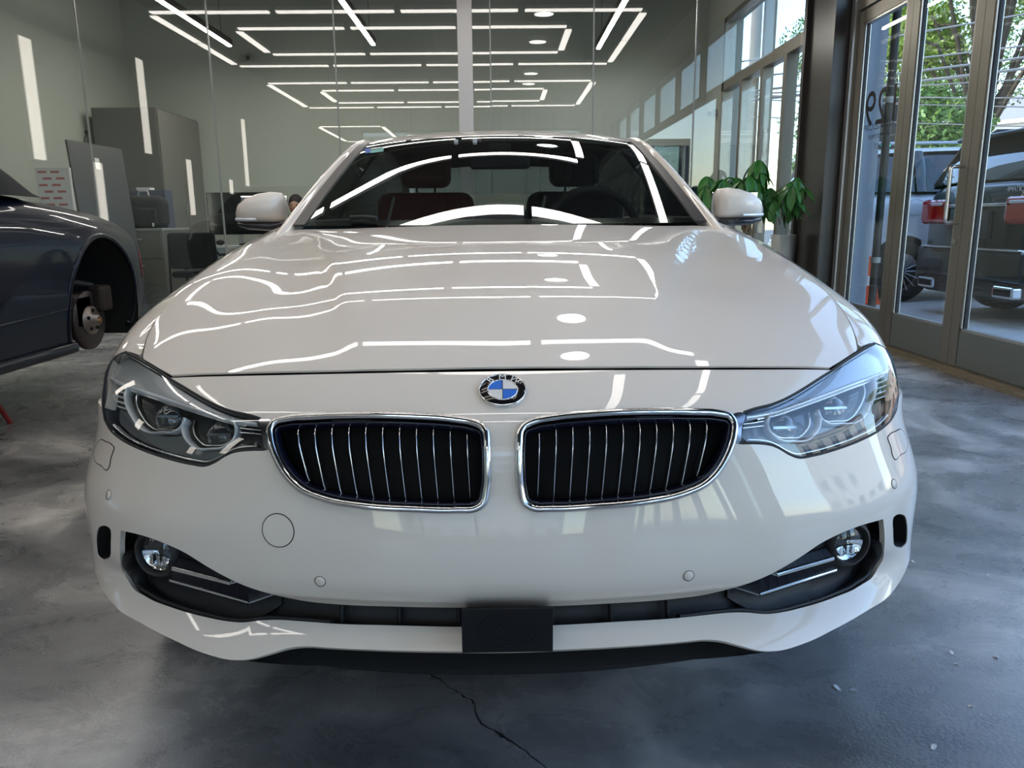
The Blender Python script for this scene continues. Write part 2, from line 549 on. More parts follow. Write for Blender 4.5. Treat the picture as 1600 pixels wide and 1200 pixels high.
def floor_material():
    m = bpy.data.materials.new('polished_concrete'); m.use_nodes = True
    nt = m.node_tree; b = nt.nodes['Principled BSDF']; L = nt.links
    tc = nt.nodes.new('ShaderNodeTexCoord')
    mp = nt.nodes.new('ShaderNodeMapping'); mp.inputs['Rotation'].default_value = (0, 0, 0.5); mp.inputs['Scale'].default_value = (1.0, 1.25, 1)
    L.new(tc.outputs['Object'], mp.inputs['Vector'])
    n1 = nt.nodes.new('ShaderNodeTexNoise'); n1.inputs['Scale'].default_value = 0.85; n1.inputs['Detail'].default_value = 7; n1.inputs['Roughness'].default_value = 0.55; n1.inputs['Distortion'].default_value = 1.6
    n2 = nt.nodes.new('ShaderNodeTexNoise'); n2.inputs['Scale'].default_value = 4.5; n2.inputs['Detail'].default_value = 9; n2.inputs['Roughness'].default_value = 0.7; n2.inputs['Distortion'].default_value = 0.6
    n3 = nt.nodes.new('ShaderNodeTexNoise'); n3.inputs['Scale'].default_value = 120; n3.inputs['Detail'].default_value = 3
    L.new(mp.outputs[0], n1.inputs['Vector']); L.new(mp.outputs[0], n2.inputs['Vector']); L.new(tc.outputs['Object'], n3.inputs['Vector'])
    r1 = nt.nodes.new('ShaderNodeValToRGB')
    e = r1.color_ramp.elements
    e[0].position = 0.33; e[0].color = (0.10, 0.10, 0.104, 1)
    e[1].position = 0.68; e[1].color = (0.62, 0.60, 0.57, 1)
    e2 = r1.color_ramp.elements.new(0.50); e2.color = (0.24, 0.238, 0.238, 1)
    L.new(n1.outputs['Fac'], r1.inputs['Fac'])
    r2 = nt.nodes.new('ShaderNodeValToRGB')
    r2.color_ramp.elements[0].position = 0.3; r2.color_ramp.elements[0].color = (0.72, 0.72, 0.73, 1)
    r2.color_ramp.elements[1].position = 0.7; r2.color_ramp.elements[1].color = (1.2, 1.2, 1.2, 1)
    L.new(n2.outputs['Fac'], r2.inputs['Fac'])
    mx = nt.nodes.new('ShaderNodeMix'); mx.data_type = 'RGBA'; mx.blend_type = 'MULTIPLY'; mx.inputs[0].default_value = 1.0
    L.new(r1.outputs['Color'], mx.inputs[6]); L.new(r2.outputs['Color'], mx.inputs[7])
    # hairline cracks
    vo = nt.nodes.new('ShaderNodeTexVoronoi'); vo.feature = 'DISTANCE_TO_EDGE'; vo.inputs['Scale'].default_value = 0.45
    n4 = nt.nodes.new('ShaderNodeTexNoise'); n4.inputs['Scale'].default_value = 2.2; n4.inputs['Detail'].default_value = 5
    L.new(tc.outputs['Object'], n4.inputs['Vector'])
    ad = nt.nodes.new('ShaderNodeVectorMath'); ad.operation = 'ADD'
    sc = nt.nodes.new('ShaderNodeVectorMath'); sc.operation = 'SCALE'; sc.inputs['Scale'].default_value = 0.5
    L.new(n4.outputs['Color'], sc.inputs[0]); L.new(sc.outputs[0], ad.inputs[0]); L.new(tc.outputs['Object'], ad.inputs[1]); L.new(ad.outputs[0], vo.inputs['Vector'])
    cr = nt.nodes.new('ShaderNodeMath'); cr.operation = 'LESS_THAN'; cr.inputs[1].default_value = 0.0012
    L.new(vo.outputs['Distance'], cr.inputs[0])
    mc = nt.nodes.new('ShaderNodeMix'); mc.data_type = 'RGBA'; mc.inputs[7].default_value = (0.03, 0.03, 0.03, 1)
    L.new(cr.outputs[0], mc.inputs[0]); L.new(mx.outputs[2], mc.inputs[6])
    L.new(mc.outputs[2], b.inputs['Base Color'])
    rr = nt.nodes.new('ShaderNodeMapRange'); rr.inputs['To Min'].default_value = 0.16; rr.inputs['To Max'].default_value = 0.40
    L.new(n2.outputs['Fac'], rr.inputs['Value']); L.new(rr.outputs[0], b.inputs['Roughness'])
    bp = nt.nodes.new('ShaderNodeBump'); bp.inputs['Strength'].default_value = 0.2; bp.inputs['Distance'].default_value = 0.004
    am = nt.nodes.new('ShaderNodeMath'); am.operation = 'ADD'
    L.new(n2.outputs['Fac'], am.inputs[0]); L.new(n3.outputs['Fac'], am.inputs[1])
    L.new(am.outputs[0], bp.inputs['Height']); L.new(bp.outputs['Normal'], b.inputs['Normal'])
    b.inputs['Specular IOR Level'].default_value = 0.75
    return m
M_floor = floor_material()

def struct(mb, name, m, label=None, parent=None):
    o = mb.build(name, m, parent)
    if parent is None:
        tag(o, label, None, None, 'structure')
    return o

struct(MB().box(XL - 0.2, XR + 0.16, YR - 0.2, YB + 0.2, -0.12, 0.0), 'floor', M_floor, 'mottled polished concrete floor with hairline cracks and scuffs')
struct(MB().box(XL - 0.2, XR + 0.2, YR - 0.2, YB + 0.2, ZC, ZC + 0.25), 'ceiling', M_ceil, 'dark painted ceiling above the light grid')
struct(MB().box(XL - 0.2, XL, YR, YB, 0, ZC), 'wall_left', M_wall, 'grey green painted wall behind the dark car')
struct(MB().box(XL - 0.2, XR + 0.2, YB, YB + 0.2, 0, ZC), 'wall_back', M_wall, 'grey green painted office back wall')
RX0, RX1, RZ0, RZ1 = -4.0, 2.4, 0.5, 3.6  # wide unseen window added to bring daylight onto the front bumper
rr_ = MB().box(XL - 0.2, RX0, YR - 0.2, YR, 0, ZC).box(RX1, XR + 0.2, YR - 0.2, YR, 0, ZC)
rr_.box(RX0, RX1, YR - 0.2, YR, 0, RZ0).box(RX0, RX1, YR - 0.2, YR, RZ1, ZC)
struct(rr_, 'wall_rear', M_wall_dark, 'pale painted wall with an added wide window lighting the front of the white car')
rf_ = MB()
for k in range(5):
    x = RX0 + (RX1 - RX0) * k / 4
    rf_.box(x - 0.04, x + 0.04, YR - 0.14, YR - 0.06, RZ0, RZ1)
rf_.box(RX0, RX1, YR - 0.14, YR - 0.06, RZ0, RZ0 + 0.06).box(RX0, RX1, YR - 0.14, YR - 0.06, RZ1 - 0.06, RZ1)
struct(rf_, 'trim_7', M_alu, 'bronze aluminium frame of the added rear window')
for k in range(4):
    a_, b_ = RX0 + (RX1 - RX0) * k / 4, RX0 + (RX1 - RX0) * (k + 1) / 4
    o = MB().box(a_ + 0.04, b_ - 0.04, YR - 0.104, YR - 0.096, RZ0 + 0.06, RZ1 - 0.06).build('window_%d' % (k + 201), M_glass_door)
    tag(o, 'clear pane of the added rear window', None, 'panes of the added rear window', 'structure')
# right wall: lintel above the glazing, pier in the office corner, sill pieces
HEAD = 2.62; TRANS = 3.45
rw = MB()
rw.box(XR, XR + 0.2, YR, YB, TRANS + 0.06, ZC)
rw.box(XR, XR + 0.2, 10.62, YB, 0, TRANS + 0.06)
rw.box(XR, XR + 0.2, YR, 4.09 - 0.86 * 12 - 0.03, 0, TRANS + 0.06)
struct(rw, 'wall_right', M_wall, 'grey green wall around the storefront glazing')
struct(MB().box(XL, -4.9, YB - 0.02, YB, 0, 0.1).box(-4.9, XR, YB - 0.02, YB, 0, 0.1), 'baseboard_back', mat('grey_baseboard', (0.16, 0.16, 0.15), 0.5), 'low grey baseboard along the office back wall')

# brown steel column between office windows and the folding doors
colm = MB()
colm.box(XR - 0.16, XR + 0.12, 6.775, 7.42, 0, ZC)
colm.box(XR - 0.20, XR - 0.16, 6.752, 6.80, 0, ZC)
colm.box(XR - 0.20, XR - 0.16, 7.38, 7.44, 0, ZC)
struct(colm, 'trim_1', M_steel_brown, 'wide dark brown painted steel column beside the folding doors')

# ---- glazed doors of the storefront
def glazed_leaf(name, label, y0, y1, z0, z1, stile=0.092, kick=0.24, head=0.10, handle=None, x=XR, parent=None, kind='structure', mid=None):
    """One leaf in the plane x=const, from y0 (near) to y1 (far)."""
    r = bpy.data.objects.new(name, None); COL.objects.link(r); r.location = (x, (y0 + y1) / 2, z0)
    if parent: r.parent = parent
    else: tag(r, label, None, None, kind)
    h = z1 - z0; w = (y1 - y0) / 2; t = 0.028
    for s in (-1, 1):
        a, b = (-w, -w + stile) if s < 0 else (w - stile, w)
        MB().box(-t, t, a + 0.002, b - 0.002, 0.005, h - 0.005).build('stile', M_alu, r)
    MB().box(-t, t, -w + stile, w - stile, h - head, h - 0.005).build('top_rail', M_alu, r)
    if kick > 0.12:
        MB().box(-t * 0.8, t * 0.8, -w + stile, w - stile, 0.01, kick).build('kick_panel', M_kick, r)
    else:
        MB().box(-t, t, -w + stile, w - stile, 0.005, kick).build('bottom_rail', M_alu, r)
    # bright glazing beads and black gasket
    gy0, gy1, gz0, gz1 = -w + stile, w - stile, kick, h - head
    bd = MB()
    for (a, b, c, d) in ((gy0, gy0 + 0.016, gz0, gz1), (gy1 - 0.016, gy1, gz0, gz1), (gy0, gy1, gz0, gz0 + 0.016), (gy0, gy1, gz1 - 0.016, gz1)):
        bd.box(-0.022, 0.022, a, b, c, d)
    bd.build('glazing_bead', M_alu_light, r)
    gk = MB()
    for (a, b, c, d) in ((gy0 + 0.016, gy0 + 0.026, gz0, gz1), (gy1 - 0.026, gy1 - 0.016, gz0, gz1)):
        gk.box(-0.012, 0.012, a, b, c, d)
    gk.build('gasket', M_gasket, r)
    MB().box(-0.004, 0.004, gy0 + 0.012, gy1 - 0.012, gz0 + 0.01, gz1 - 0.01).build('glass_pane', M_glass_door, r)
    if handle is not None:
        hy, hz, hl = handle
        P = [(-t, hy, hz), (-0.100, hy, hz), (-0.112, hy, hz + 0.012), (-0.112, hy, hz + hl - 0.012), (-0.100, hy, hz + hl), (-t, hy, hz + hl)]
        MB().tube(smooth_line(P, 0.02, sharp=True), 0.0125, 12).build('pull_handle', mat('brushed_steel', (0.62, 0.60, 0.57), 0.25, metal=1.0), r)
        MB().cyl((-t, hy, hz - 0.12), (-t - 0.015, hy, hz - 0.12), 0.02, n=20).build('lock_cylinder', mat('brushed_steel'), r)
    return r

DY = [6.68, 5.83, 4.96, 4.09] + [4.09 - 0.86 * k for k in range(1, 13)]
YE = DY[-1] - 0.02
for i in range(len(DY) - 1):
    y1, y0 = DY[i], DY[i + 1]
    hd = (-(y1 - y0) / 2 + 0.045, 0.92, 0.35) if i in (1, 5, 9, 12) else None
    lab = ['glazed folding door leaf with black lettering on its pane', 'glazed folding door leaf with the steel pull handle beside the lettered leaf',
           'glazed folding door leaf in front of the black car'][i] if i < 3 else 'glazed folding door leaf farther along the storefront'
    if 3 <= i <= 9:
        lab = 'glazed folding door leaf folded back beside the added open doorway'
    o = glazed_leaf('door_%d' % (i + 1), lab, y0, y1, 0.03, HEAD, handle=hd)
    if 3 <= i <= 9:      # near leaves stand folded back outside; open doorway added for daylight on the car
        k = i - 3
        o.location = (XR + 0.50, DY[10] + 0.06 + 0.075 * k, 0.03); o.rotation_euler = (0, 0, PI / 2)
    if i >= 3: o['group'] = 'folded door leaves beside the added open doorway' if i <= 9 else 'folding door leaves farther along the storefront'
# frame around the folding doors: jamb, head, transom lights
fr = MB()
fr.box(XR - 0.05, XR + 0.06, 6.685, 6.75, 0, TRANS + 0.06)
fr.box(XR - 0.05, XR + 0.06, YE - 0.03, YE, 0, TRANS + 0.06)
fr.box(XR - 0.05, XR + 0.06, YE, 6.685, HEAD + 0.005, HEAD + 0.10)
fr.box(XR - 0.05, XR + 0.06, YE, 6.685, TRANS, TRANS + 0.06)
for k in (2, 4, 6, 8, 10, 12, 14):
    fr.box(XR - 0.04, XR + 0.05, DY[k] - 0.03, DY[k] + 0.03, HEAD + 0.10, TRANS)
struct(fr, 'trim_2', M_alu, 'bronze aluminium frame around the folding doors')
jl = MB(); jl.box(XR - 0.07, XR - 0.052, 6.690, 6.712, 0, TRANS); jl.box(XR - 0.07, XR - 0.052, 6.722, 6.748, 0, TRANS)
struct(jl, 'trim_3', M_alu_light, 'pale aluminium cover strips beside the brown column')
TB = [6.685] + [DY[k] for k in (2, 4, 6, 8, 10, 12, 14)] + [YE]
for k in range(len(TB) - 1):
    b, a = TB[k] - 0.03, TB[k + 1] + 0.03
    o = MB().box(XR - 0.004, XR + 0.004, a, b, HEAD + 0.10, TRANS).build('window_%d' % (k + 101), M_glass_door)
    tag(o, 'clear transom light above the folding doors' if k else 'clear transom light above the lettered door leaf', None, None if not k else 'transom lights above the folding doors', 'structure')
sill = MB().box(XR - 0.10, XR + 0.16, YE, 6.72, 0.0, 0.022).box(XR - 0.06, XR + 0.16, YE, 6.72, 0.022, 0.03)
struct(sill, 'trim_4', mat('weathered_brass_sill', (0.30, 0.24, 0.16), 0.45, metal=0.4, noise=(14, 0.3, 4)), 'worn tan metal sill under the folding doors')

# ---- office windows beyond the brown column
wf = MB()
wf.box(XR - 0.05, XR + 0.07, 7.46, 7.56, 0, TRANS + 0.06)
wf.box(XR - 0.05, XR + 0.07, 10.54, 10.62, 0, TRANS + 0.06)
wf.box(XR - 0.05, XR + 0.07, 7.46, 10.62, TRANS, TRANS + 0.06)
wf.box(XR - 0.05, XR + 0.07, 7.46, 10.62, 2.62, 2.74)
wf.box(XR - 0.05, XR + 0.07, 7.46, 10.62, 0, 0.12)
for y in (8.30, 9.02, 9.78):
    wf.box(XR - 0.05, XR + 0.07, y - 0.045, y + 0.045, 0.12, 2.62)
wf.box(XR - 0.05, XR + 0.07, 9.02 - 0.04, 9.02 + 0.04, 2.74, TRANS)
struct(wf, 'trim_5', M_alu, 'bronze aluminium frame of the office side windows')
n_w = 6
for (a, b, c, d, lab) in ((7.56, 8.255, 0.12, 2.62, 'office side window pane beside the brown column'), (8.345, 8.975, 0.12, 2.62, 'office side window pane showing the street pole above the plant'),
                     (9.065, 9.735, 0.12, 2.62, 'office side window pane left of the pole'), (9.825, 10.54, 0.12, 2.62, 'office side window pane next to the back corner'),
                     (7.56, 8.98, 2.74, TRANS, 'high transom pane over the near office windows'), (9.06, 10.54, 2.74, TRANS, 'high transom pane over the far office windows')):
    o = MB().box(XR - 0.004, XR + 0.004, a, b, c, d).build('window_%d' % n_w, M_glass_door)
    tag(o, lab, None, None, 'structure'); n_w += 1

# ---- glass partition of the office: frameless panes with clear joints
part = bpy.data.objects.new('wall_glass', None); COL.objects.link(part); part.location = (0, YG, 0)
tag(part, 'frameless glass partition between showroom and office', None, None, 'structure')
joints = [XL, -4.93, -3.80, -2.63, -1.49, -0.37, -0.24, -0.075, 0.87, 1.81, XR - 0.2]
for i in range(len(joints) - 1):
    a, b = joints[i], joints[i + 1]
    if abs(a + 0.37) < 0.01: continue
    g = MB().box(-(b - a) / 2 + 0.003, (b - a) / 2 - 0.003, -0.006, 0.006, 0.03, ZC - 0.02).build('glass_pane', M_glass, part)
    g.location = ((a + b) / 2, 0, 0)
    g.rotation_euler = (random.uniform(-0.0009, 0.0009), 0, random.uniform(-0.0016, 0.0016))
    if i > 0 and a not in (-0.24,):
        s = MB().box(-0.006, 0.006, -0.009, 0.009, 0.03, ZC - 0.02).build('joint_strip', M_seal, part); s.location = (a, 0, 0)
MB().box(XL, XR - 0.2, -0.03, 0.03, 0.0, 0.035).build('floor_channel', M_alu_light, part)
MB().box(XL, XR - 0.2, -0.03, 0.03, ZC - 0.06, ZC).build('ceiling_channel', M_alu, part)
struct(MB().box(-0.37, -0.24, YG - 0.05, YG + 0.08, 0, ZC), 'trim_6', M_col_white, 'slim pale painted post in the glass partition')

# ---- ceiling light grid of LED strips
GZ = 2.99
M_housing = mat('light_housing', (0.6, 0.6, 0.6), 0.5)
def strip(x0, y0, x1, y1, label, group, w=0.072):
    L = math.hypot(x1 - x0, y1 - y0); a = math.atan2(y1 - y0, x1 - x0)
    o = thing('led_strip_light', label, 'ceiling light', ((x0 + x1) / 2, (y0 + y1) / 2, GZ), a, group)
    MB().box(-L / 2, L / 2, -w / 2, w / 2, 0.012, 0.05).build('housing', M_housing, o)
    MB().box(-L / 2, L / 2, -w / 2, w / 2, 0.0, 0.011).build('diffuser', M_led, o)
    MB().cyl((-L / 2 + 0.1, 0, 0.05), (-L / 2 + 0.1, 0, ZC - GZ), 0.003, n=6).build('hanging_wire', M_black, o)
    MB().cyl((L / 2 - 0.1, 0, 0.05), (L / 2 - 0.1, 0, ZC - GZ), 0.003, n=6).build('hanging_wire', M_black, o)
def run(x0, y0, x1, y1, n, label, group, gap=0.07):
    for k in range(n):
        t0, t1 = k / n, (k + 1) / n
        L = math.hypot(x1 - x0, y1 - y0); g = gap / 2 / L
        strip(x0 + (x1 - x0) * (t0 + g), y0 + (y1 - y0) * (t0 + g), x0 + (x1 - x0) * (t1 - g), y0 + (y1 - y0) * (t1 - g), label, group)
def rect(xa, xb, ya, yb, nx, ny, label, group):
    run(xa, ya, xb, ya, nx, label, group); run(xa, yb, xb, yb, nx, label, group)
    run(xa, ya + 0.1, xa, yb - 0.1, ny, label, group); run(xb, ya + 0.1, xb, yb - 0.1, ny, label, group)
rect(-3.40, 1.44, 4.30, 6.92, 4, 2, 'white LED strip of the outer light rectangle near the glass partition', 'outer light rectangle near the glass partition')
rect(-2.77, 0.76, 5.00, 6.27, 3, 1, 'white LED strip of the inner light rectangle near the glass partition', 'inner light rectangle near the glass partition')
rect(-3.40, 1.40, 0.58, 3.04, 4, 2, 'white LED strip of the outer light rectangle above the bonnet', 'outer light rectangle above the bonnet')
rect(-2.77, 0.74, 1.14, 2.37, 3, 1, 'white LED strip of the inner light rectangle above the bonnet', 'inner light rectangle above the bonnet')
rect(-2.20, 1.40, -6.30, -3.90, 3, 2, 'white LED strip of the third outer light rectangle, added to light the bumper', 'third outer light rectangle')  # third pair of rectangles added out of view to brighten the car front
rect(-1.60, 0.76, -5.70, -4.50, 2, 1, 'white LED strip of the third inner light rectangle, added to light the bumper', 'third inner light rectangle')
rect(-3.85, -2.50, -5.2, -2.15, 1, 2, 'white LED strip of the small light rectangle towards the rear wall', 'small light rectangle towards the rear wall')

# round downlights
def downlight(x, y, label):
    o = thing('round_downlight', label, 'ceiling light', (x, y, GZ + 0.02), 0, 'round ceiling lights')
    MB().lathe([(0.0, 0.05), (0.10, 0.05), (0.12, 0.0), (0.10, -0.005), (0.10, 0.02), (0.0, 0.02)], 32).build('lamp_housing', M_housing, o)
    MB().lathe([(0.0, 0.0), (0.097, 0.0), (0.097, 0.012), (0.0, 0.012)], 32).build('lamp_disc', emitter('downlight_disc', (1.0, 0.96, 0.88), LED * 1.6), o)
    MB().cyl((0, 0, 0.05), (0, 0, ZC - GZ - 0.02), 0.006, n=8).build('hanging_rod', M_black, o)
for y in (6.72, 5.50, 3.55, 2.72):
    downlight(0.46, y, 'round white downlight hanging between the ceiling light strips')

# tall slot windows, built as glowing boxes, on the left wall
def wall_panel(y, z0, z1, w, label, group):
    o = thing('slot_window_panel', label, 'slot window', (XL, y, z0), 0, group)
    MB().box(0.0, 0.05, -w / 2, w / 2, 0, z1 - z0).build('panel_frame', mat('white_panel_frame', (0.7, 0.68, 0.64), 0.5), o)
    MB().box(0.05, 0.056, -w / 2 + 0.015, w / 2 - 0.015, 0.015, z1 - z0 - 0.015).build('glowing_pane', emitter('slot_window_glow', (1.0, 0.93, 0.83), 6.2), o)
for y, z0, z1 in ((5.90, 1.70, 3.02), (3.10, 2.00, 3.34), (-1.40, 1.74, 3.08)): wall_panel(y, z0, z1, 0.25, 'tall cream glowing slot window set high on the left wall', 'high slot windows on the left wall')
for y, z0, z1 in ((4.62, 0.85, 1.79), (1.62, 1.12, 2.05)): wall_panel(y, z0, z1, 0.23, 'tall cream glowing slot window set low on the left wall', 'low slot windows on the left wall')
wall_panel(-0.40, 1.55, 1.84, 0.22, 'short cream glowing slot window on the left wall', None)
# ================================================================== white car: smooth master surfaces
# nose: plan curves stacked by height, u is measured along the plan curve
_xb = np.array([0, .15, .30, .42, .54, .65, .74, .81, .855, .880, .890, .893])
_yb = np.array([0, .006, .024, .047, .083, .130, .188, .258, .340, .44, .56, .68])
_U = np.concatenate([[0], np.cumsum(np.hypot(np.diff(_xb), np.diff(_yb)))])
_rows = [  # z, centre depth, x nodes, depth offsets
    (.14, 1.260, [0, .15, .30, .42, .54, .64, .72, .78, .82, .845, .855, .86], [0, .006, .024, .047, .088, .140, .200, .27, .345, .43, .54, .66]),
    (.20, 1.152, [0, .15, .30, .42, .54, .65, .735, .80, .84, .862, .872, .876], [0, .006, .022, .040, .076, .130, .200, .280, .370, .47, .59, .71]),
    (.25, 1.138, [0, .15, .30, .42, .54, .65, .74, .807, .850, .873, .884, .888], [0, .006, .022, .040, .076, .130, .198, .276, .360, .46, .58, .70]),
    (.29, 1.164, _xb, _yb + np.array([0, 0, 0, .002, .005, .006, .004, 0, -.004, -.006, -.006, -.006])),
    (.33, 1.203, _xb, _yb + np.array([0, 0, 0, .002, .004, .000, -.018, -.034, -.038, -.040, -.040, -.040])),
    (.37, 1.176, _xb, _yb + np.array([0, 0, 0, 0, 0, -.002, -.006, -.009, -.010, -.012, -.012, -.012])), (.42, 1.164, _xb, _yb), (.48, 1.170, _xb, _yb),
    (.54, 1.184, [0, .15, .30, .42, .54, .65, .74, .81, .853, .877, .888, .892], [0, .005, .022, .048, .088, .140, .202, .280, .368, .47, .58, .70]),
    (.60, 1.194, [0, .15, .30, .42, .54, .65, .74, .81, .850, .872, .886, .892], [0, .005, .024, .054, .098, .155, .222, .305, .395, .49, .60, .72]),
    (.65, 1.212, [0, .15, .30, .42, .54, .65, .745, .812, .848, .868, .884, .890], [0, .006, .027, .058, .106, .165, .232, .305, .388, .49, .61, .73]),
    (.685, 1.248, [0, .15, .30, .42, .54, .65, .746, .812, .843, .862, .878, .886], [0, .006, .026, .056, .104, .162, .226, .298, .375, .48, .60, .72]),
    (.71, 1.290, [0, .15, .30, .42, .54, .65, .745, .813, .842, .858, .872, .88], [0, .006, .024, .051, .096, .150, .213, .288, .363, .46, .58, .70]),
    (.735, 1.337, [0, .15, .30, .42, .54, .65, .742, .803, .830, .846, .860, .87], [0, .005, .021, .045, .086, .138, .200, .270, .345, .45, .57, .69]),
    (.77, 1.420, [0, .15, .30, .42, .54, .65, .730, .785, .810, .826, .840, .85], [0, .005, .018, .038, .074, .122, .184, .252, .330, .43, .55, .67]),
]
_ZN = np.array([r[0] for r in _rows])
_PX = np.array([np.asarray(r[2], float) for r in _rows]); _PY = np.array([r[1] + np.asarray(r[3], float) for r in _rows])
_Uf = np.concatenate([-_U[:0:-1], _U])
_PXf = np.concatenate([-_PX[:, :0:-1], _PX], 1); _PYf = np.concatenate([_PY[:, :0:-1], _PY], 1)
_bu, _bz = Basis(_Uf), Basis(_ZN)
def _nose(u, z):
    Bu, Bz = _bu(u), _bz(z)
    return np.stack([np.einsum('ni,nj,ij->n', Bz, Bu, _PXf), np.einsum('ni,nj,ij->n', Bz, Bu, _PYf), z], 1)
NOSE = Surf(_nose, (-1.05, 1.05), (.15, .77))

# bonnet: height field over (x, y)
_hy = np.array([1.28, 1.335, 1.40, 1.50, 1.60, 1.75, 1.95, 2.2, 2.45, 2.65])
_hx = np.array([0, .2, .36, .5, .62, .72, .80, .88])
_hc = np.array([.709, .737, .7655, .8035, .836, .872, .912, .951, .986, 1.008])
_hd = np.array([   # drop towards the edges
    [0, .005, .019, .043, .077, .117, .162, .217],
    [0, .005, .019, .041, .073, .110, .155, .207],
    [0, .004, .017, .037, .066, .100, .143, .198],
    [0, .004, .015, .033, .056, .083, .121, .168],
    [0, .004, .014, .030, .050, .071, .101, .143],
    [0, .004, .014, .029, .042, .053, .072, .107],
    [0, .004, .014, .028, .037, .043, .058, .086],
    [0, .004, .013, .026, .034, .039, .051, .076],
    [0, .004, .012, .022, .029, .033, .043, .064],
    [0, .004, .011, .019, .025, .028, .037, .054]])
_hz = _hc[:, None] - _hd
_hxf = np.concatenate([-_hx[:0:-1], _hx]); _hzf = np.concatenate([_hz[:, :0:-1], _hz], 1)
_bhx, _bhy = Basis(_hxf), Basis(_hy)
def crease_x(y): return np.interp(y, [1.33, 1.45, 1.7, 2.0, 2.3, 2.55], [.26, .30, .372, .46, .56, .66])
def _hood(x, y):
    z = np.einsum('ni,nj,ij->n', _bhy(y), _bhx(x), _hzf)
    t = np.abs(x) - crease_x(y)
    # pressed crease: shallow step just outside the raised centre field
    amp = np.interp(y, [1.33, 1.42, 1.6, 2.0, 2.4, 2.6], [0.0, .002, .007, .009, .007, .003])
    z = z + amp * (0.5 - 0.5 * np.tanh(t / 0.016)) * np.exp(-np.clip(-t, 0, None) / 0.25) - amp * 0.55 * np.exp(-((t - 0.075) / 0.06) ** 2)
    return np.stack([x, y, z], 1)
HOOD = Surf(_hood, (-.82, .82), (1.28, 2.62))
def hood_z(x, y): return float(_hood(np.array([x]), np.array([y]))[0, 2])

# body side: (y, v) where v is close to height on the flank and curls inwards on the shoulder
_sv = np.array([.16, .30, .45, .60, .70, .78, .84, .90])
def hood_edge(y): return np.interp(y, [1.45, 1.57, 1.65, 1.78, 1.95, 2.2, 2.45, 2.62], [.62, .738, .752, .760, .762, .752, .728, .70])
_st = [
    (1.50, [(.800, .16), (.820, .30), (.835, .45), (.810, .60), (.790, .65), (.765, .69), (.740, .712), (.712, .728)]),
    (1.56, [(.826, .16), (.850, .30), (.862, .45), (.838, .60), (.828, .652), (.808, .694), (.780, .724), (.732, .7405)]),
    (1.64, [(.845, .16), (.868, .30), (.882, .45), (.866, .60), (.855, .665), (.834, .716), (.803, .752), (hood_edge(1.64), None)]),
    (1.75, [(.86, .16), (.876, .30), (.889, .45), (.885, .60), (.872, .69), (.852, .748), (.815, .785), (hood_edge(1.75), None)]),
    (1.95, [(.865, .16), (.882, .30), (.898, .45), (.898, .60), (.888, .70), (.869, .768), (.830, .820), (hood_edge(1.95), None)]),
    (2.20, [(.865, .16), (.882, .30), (.901, .45), (.903, .60), (.896, .72), (.876, .805), (.835, .866), (hood_edge(2.2), None)]),
    (2.45, [(.862, .16), (.880, .30), (.902, .45), (.906, .60), (.901, .735), (.882, .835), (.838, .908), (hood_edge(2.45), None)]),
    (2.80, [(.858, .16), (.878, .30), (.904, .45), (.909, .60), (.906, .75), (.890, .86), (.848, .94), (.765, .985)]),
    (3.30, [(.858, .16), (.878, .30), (.905, .45), (.911, .60), (.909, .76), (.893, .875), (.853, .957), (.775, .998)]),
    (3.90, [(.860, .16), (.880, .30), (.906, .45), (.912, .60), (.911, .77), (.895, .885), (.855, .967), (.775, 1.008)]),
    (4.50, [(.860, .16), (.881, .30), (.906, .45), (.913, .60), (.912, .77), (.895, .89), (.850, .973), (.76, 1.015)]),
    (4.95, [(.852, .18), (.874, .30), (.900, .45), (.908, .60), (.906, .77), (.888, .893), (.835, .98), (.725, 1.02)]),
    (5.40, [(.822, .20), (.848, .30), (.872, .45), (.880, .60), (.878, .77), (.855, .895), (.79, .985), (.67, 1.025)]),
    (5.72, [(.745, .22), (.768, .30), (.788, .45), (.796, .60), (.794, .77), (.772, .89), (.71, .975), (.60, 1.01)]),
]
_sy = np.array([s[0] for s in _st])
_sx = np.array([[p[0] for p in s[1]] for s in _st])
_sz = np.array([[(p[1] if p[1] is not None else hood_z(p[0], s[0]) - .003) for p in s[1]] for s in _st])
_bsy, _bsv = Basis(_sy), Basis(_sv)
def _side(sgn):
    def f(y, v):
        A, B = _bsy(y), _bsv(v)
        return np.stack([sgn * np.einsum('ni,nj,ij->n', A, B, _sx), y, np.einsum('ni,nj,ij->n', A, B, _sz)], 1)
    return f
SIDE = {1: Surf(_side(1), (1.50, 5.72), (.16, .90)), -1: Surf(_side(-1), (1.50, 5.72), (.16, .90), True)}

# windscreen, roof, backlight as one sheet over the cabin: (s across -1..1, t along)
_ct = np.array([0, .5, 1.0, 1.35, 1.9, 2.5, 3.0, 3.5, 4.0])
_cab = [  # centre(y,z), half width, edge (y, z)
    (2.40, .980, .680, 2.55, .981), (2.80, 1.160, .638, 2.94, 1.148), (3.22, 1.325, .586, 3.345, 1.304), (3.50, 1.375, .568, 3.56, 1.342),
    (3.85, 1.386, .560, 3.87, 1.354), (4.20, 1.365, .552, 4.22, 1.328), (4.55, 1.310, .545, 4.56, 1.272), (4.95, 1.195, .575, 4.92, 1.150), (5.32, 1.060, .61, 5.22, 1.035)]
_bct = Basis(_ct)
_cabA = np.array(_cab)
def _cabin(s, t):
    c = _bct(t) @ _cabA
    k = s * s; q = np.abs(s) ** 3.2
    e = 0.9 * k + 0.1 * q
    return np.stack([s * c[:, 2], c[:, 0] + (c[:, 3] - c[:, 0]) * k, c[:, 1] + (c[:, 4] - c[:, 1]) * e], 1)
CABIN = Surf(_cabin, (-1, 1), (0, 4.0))
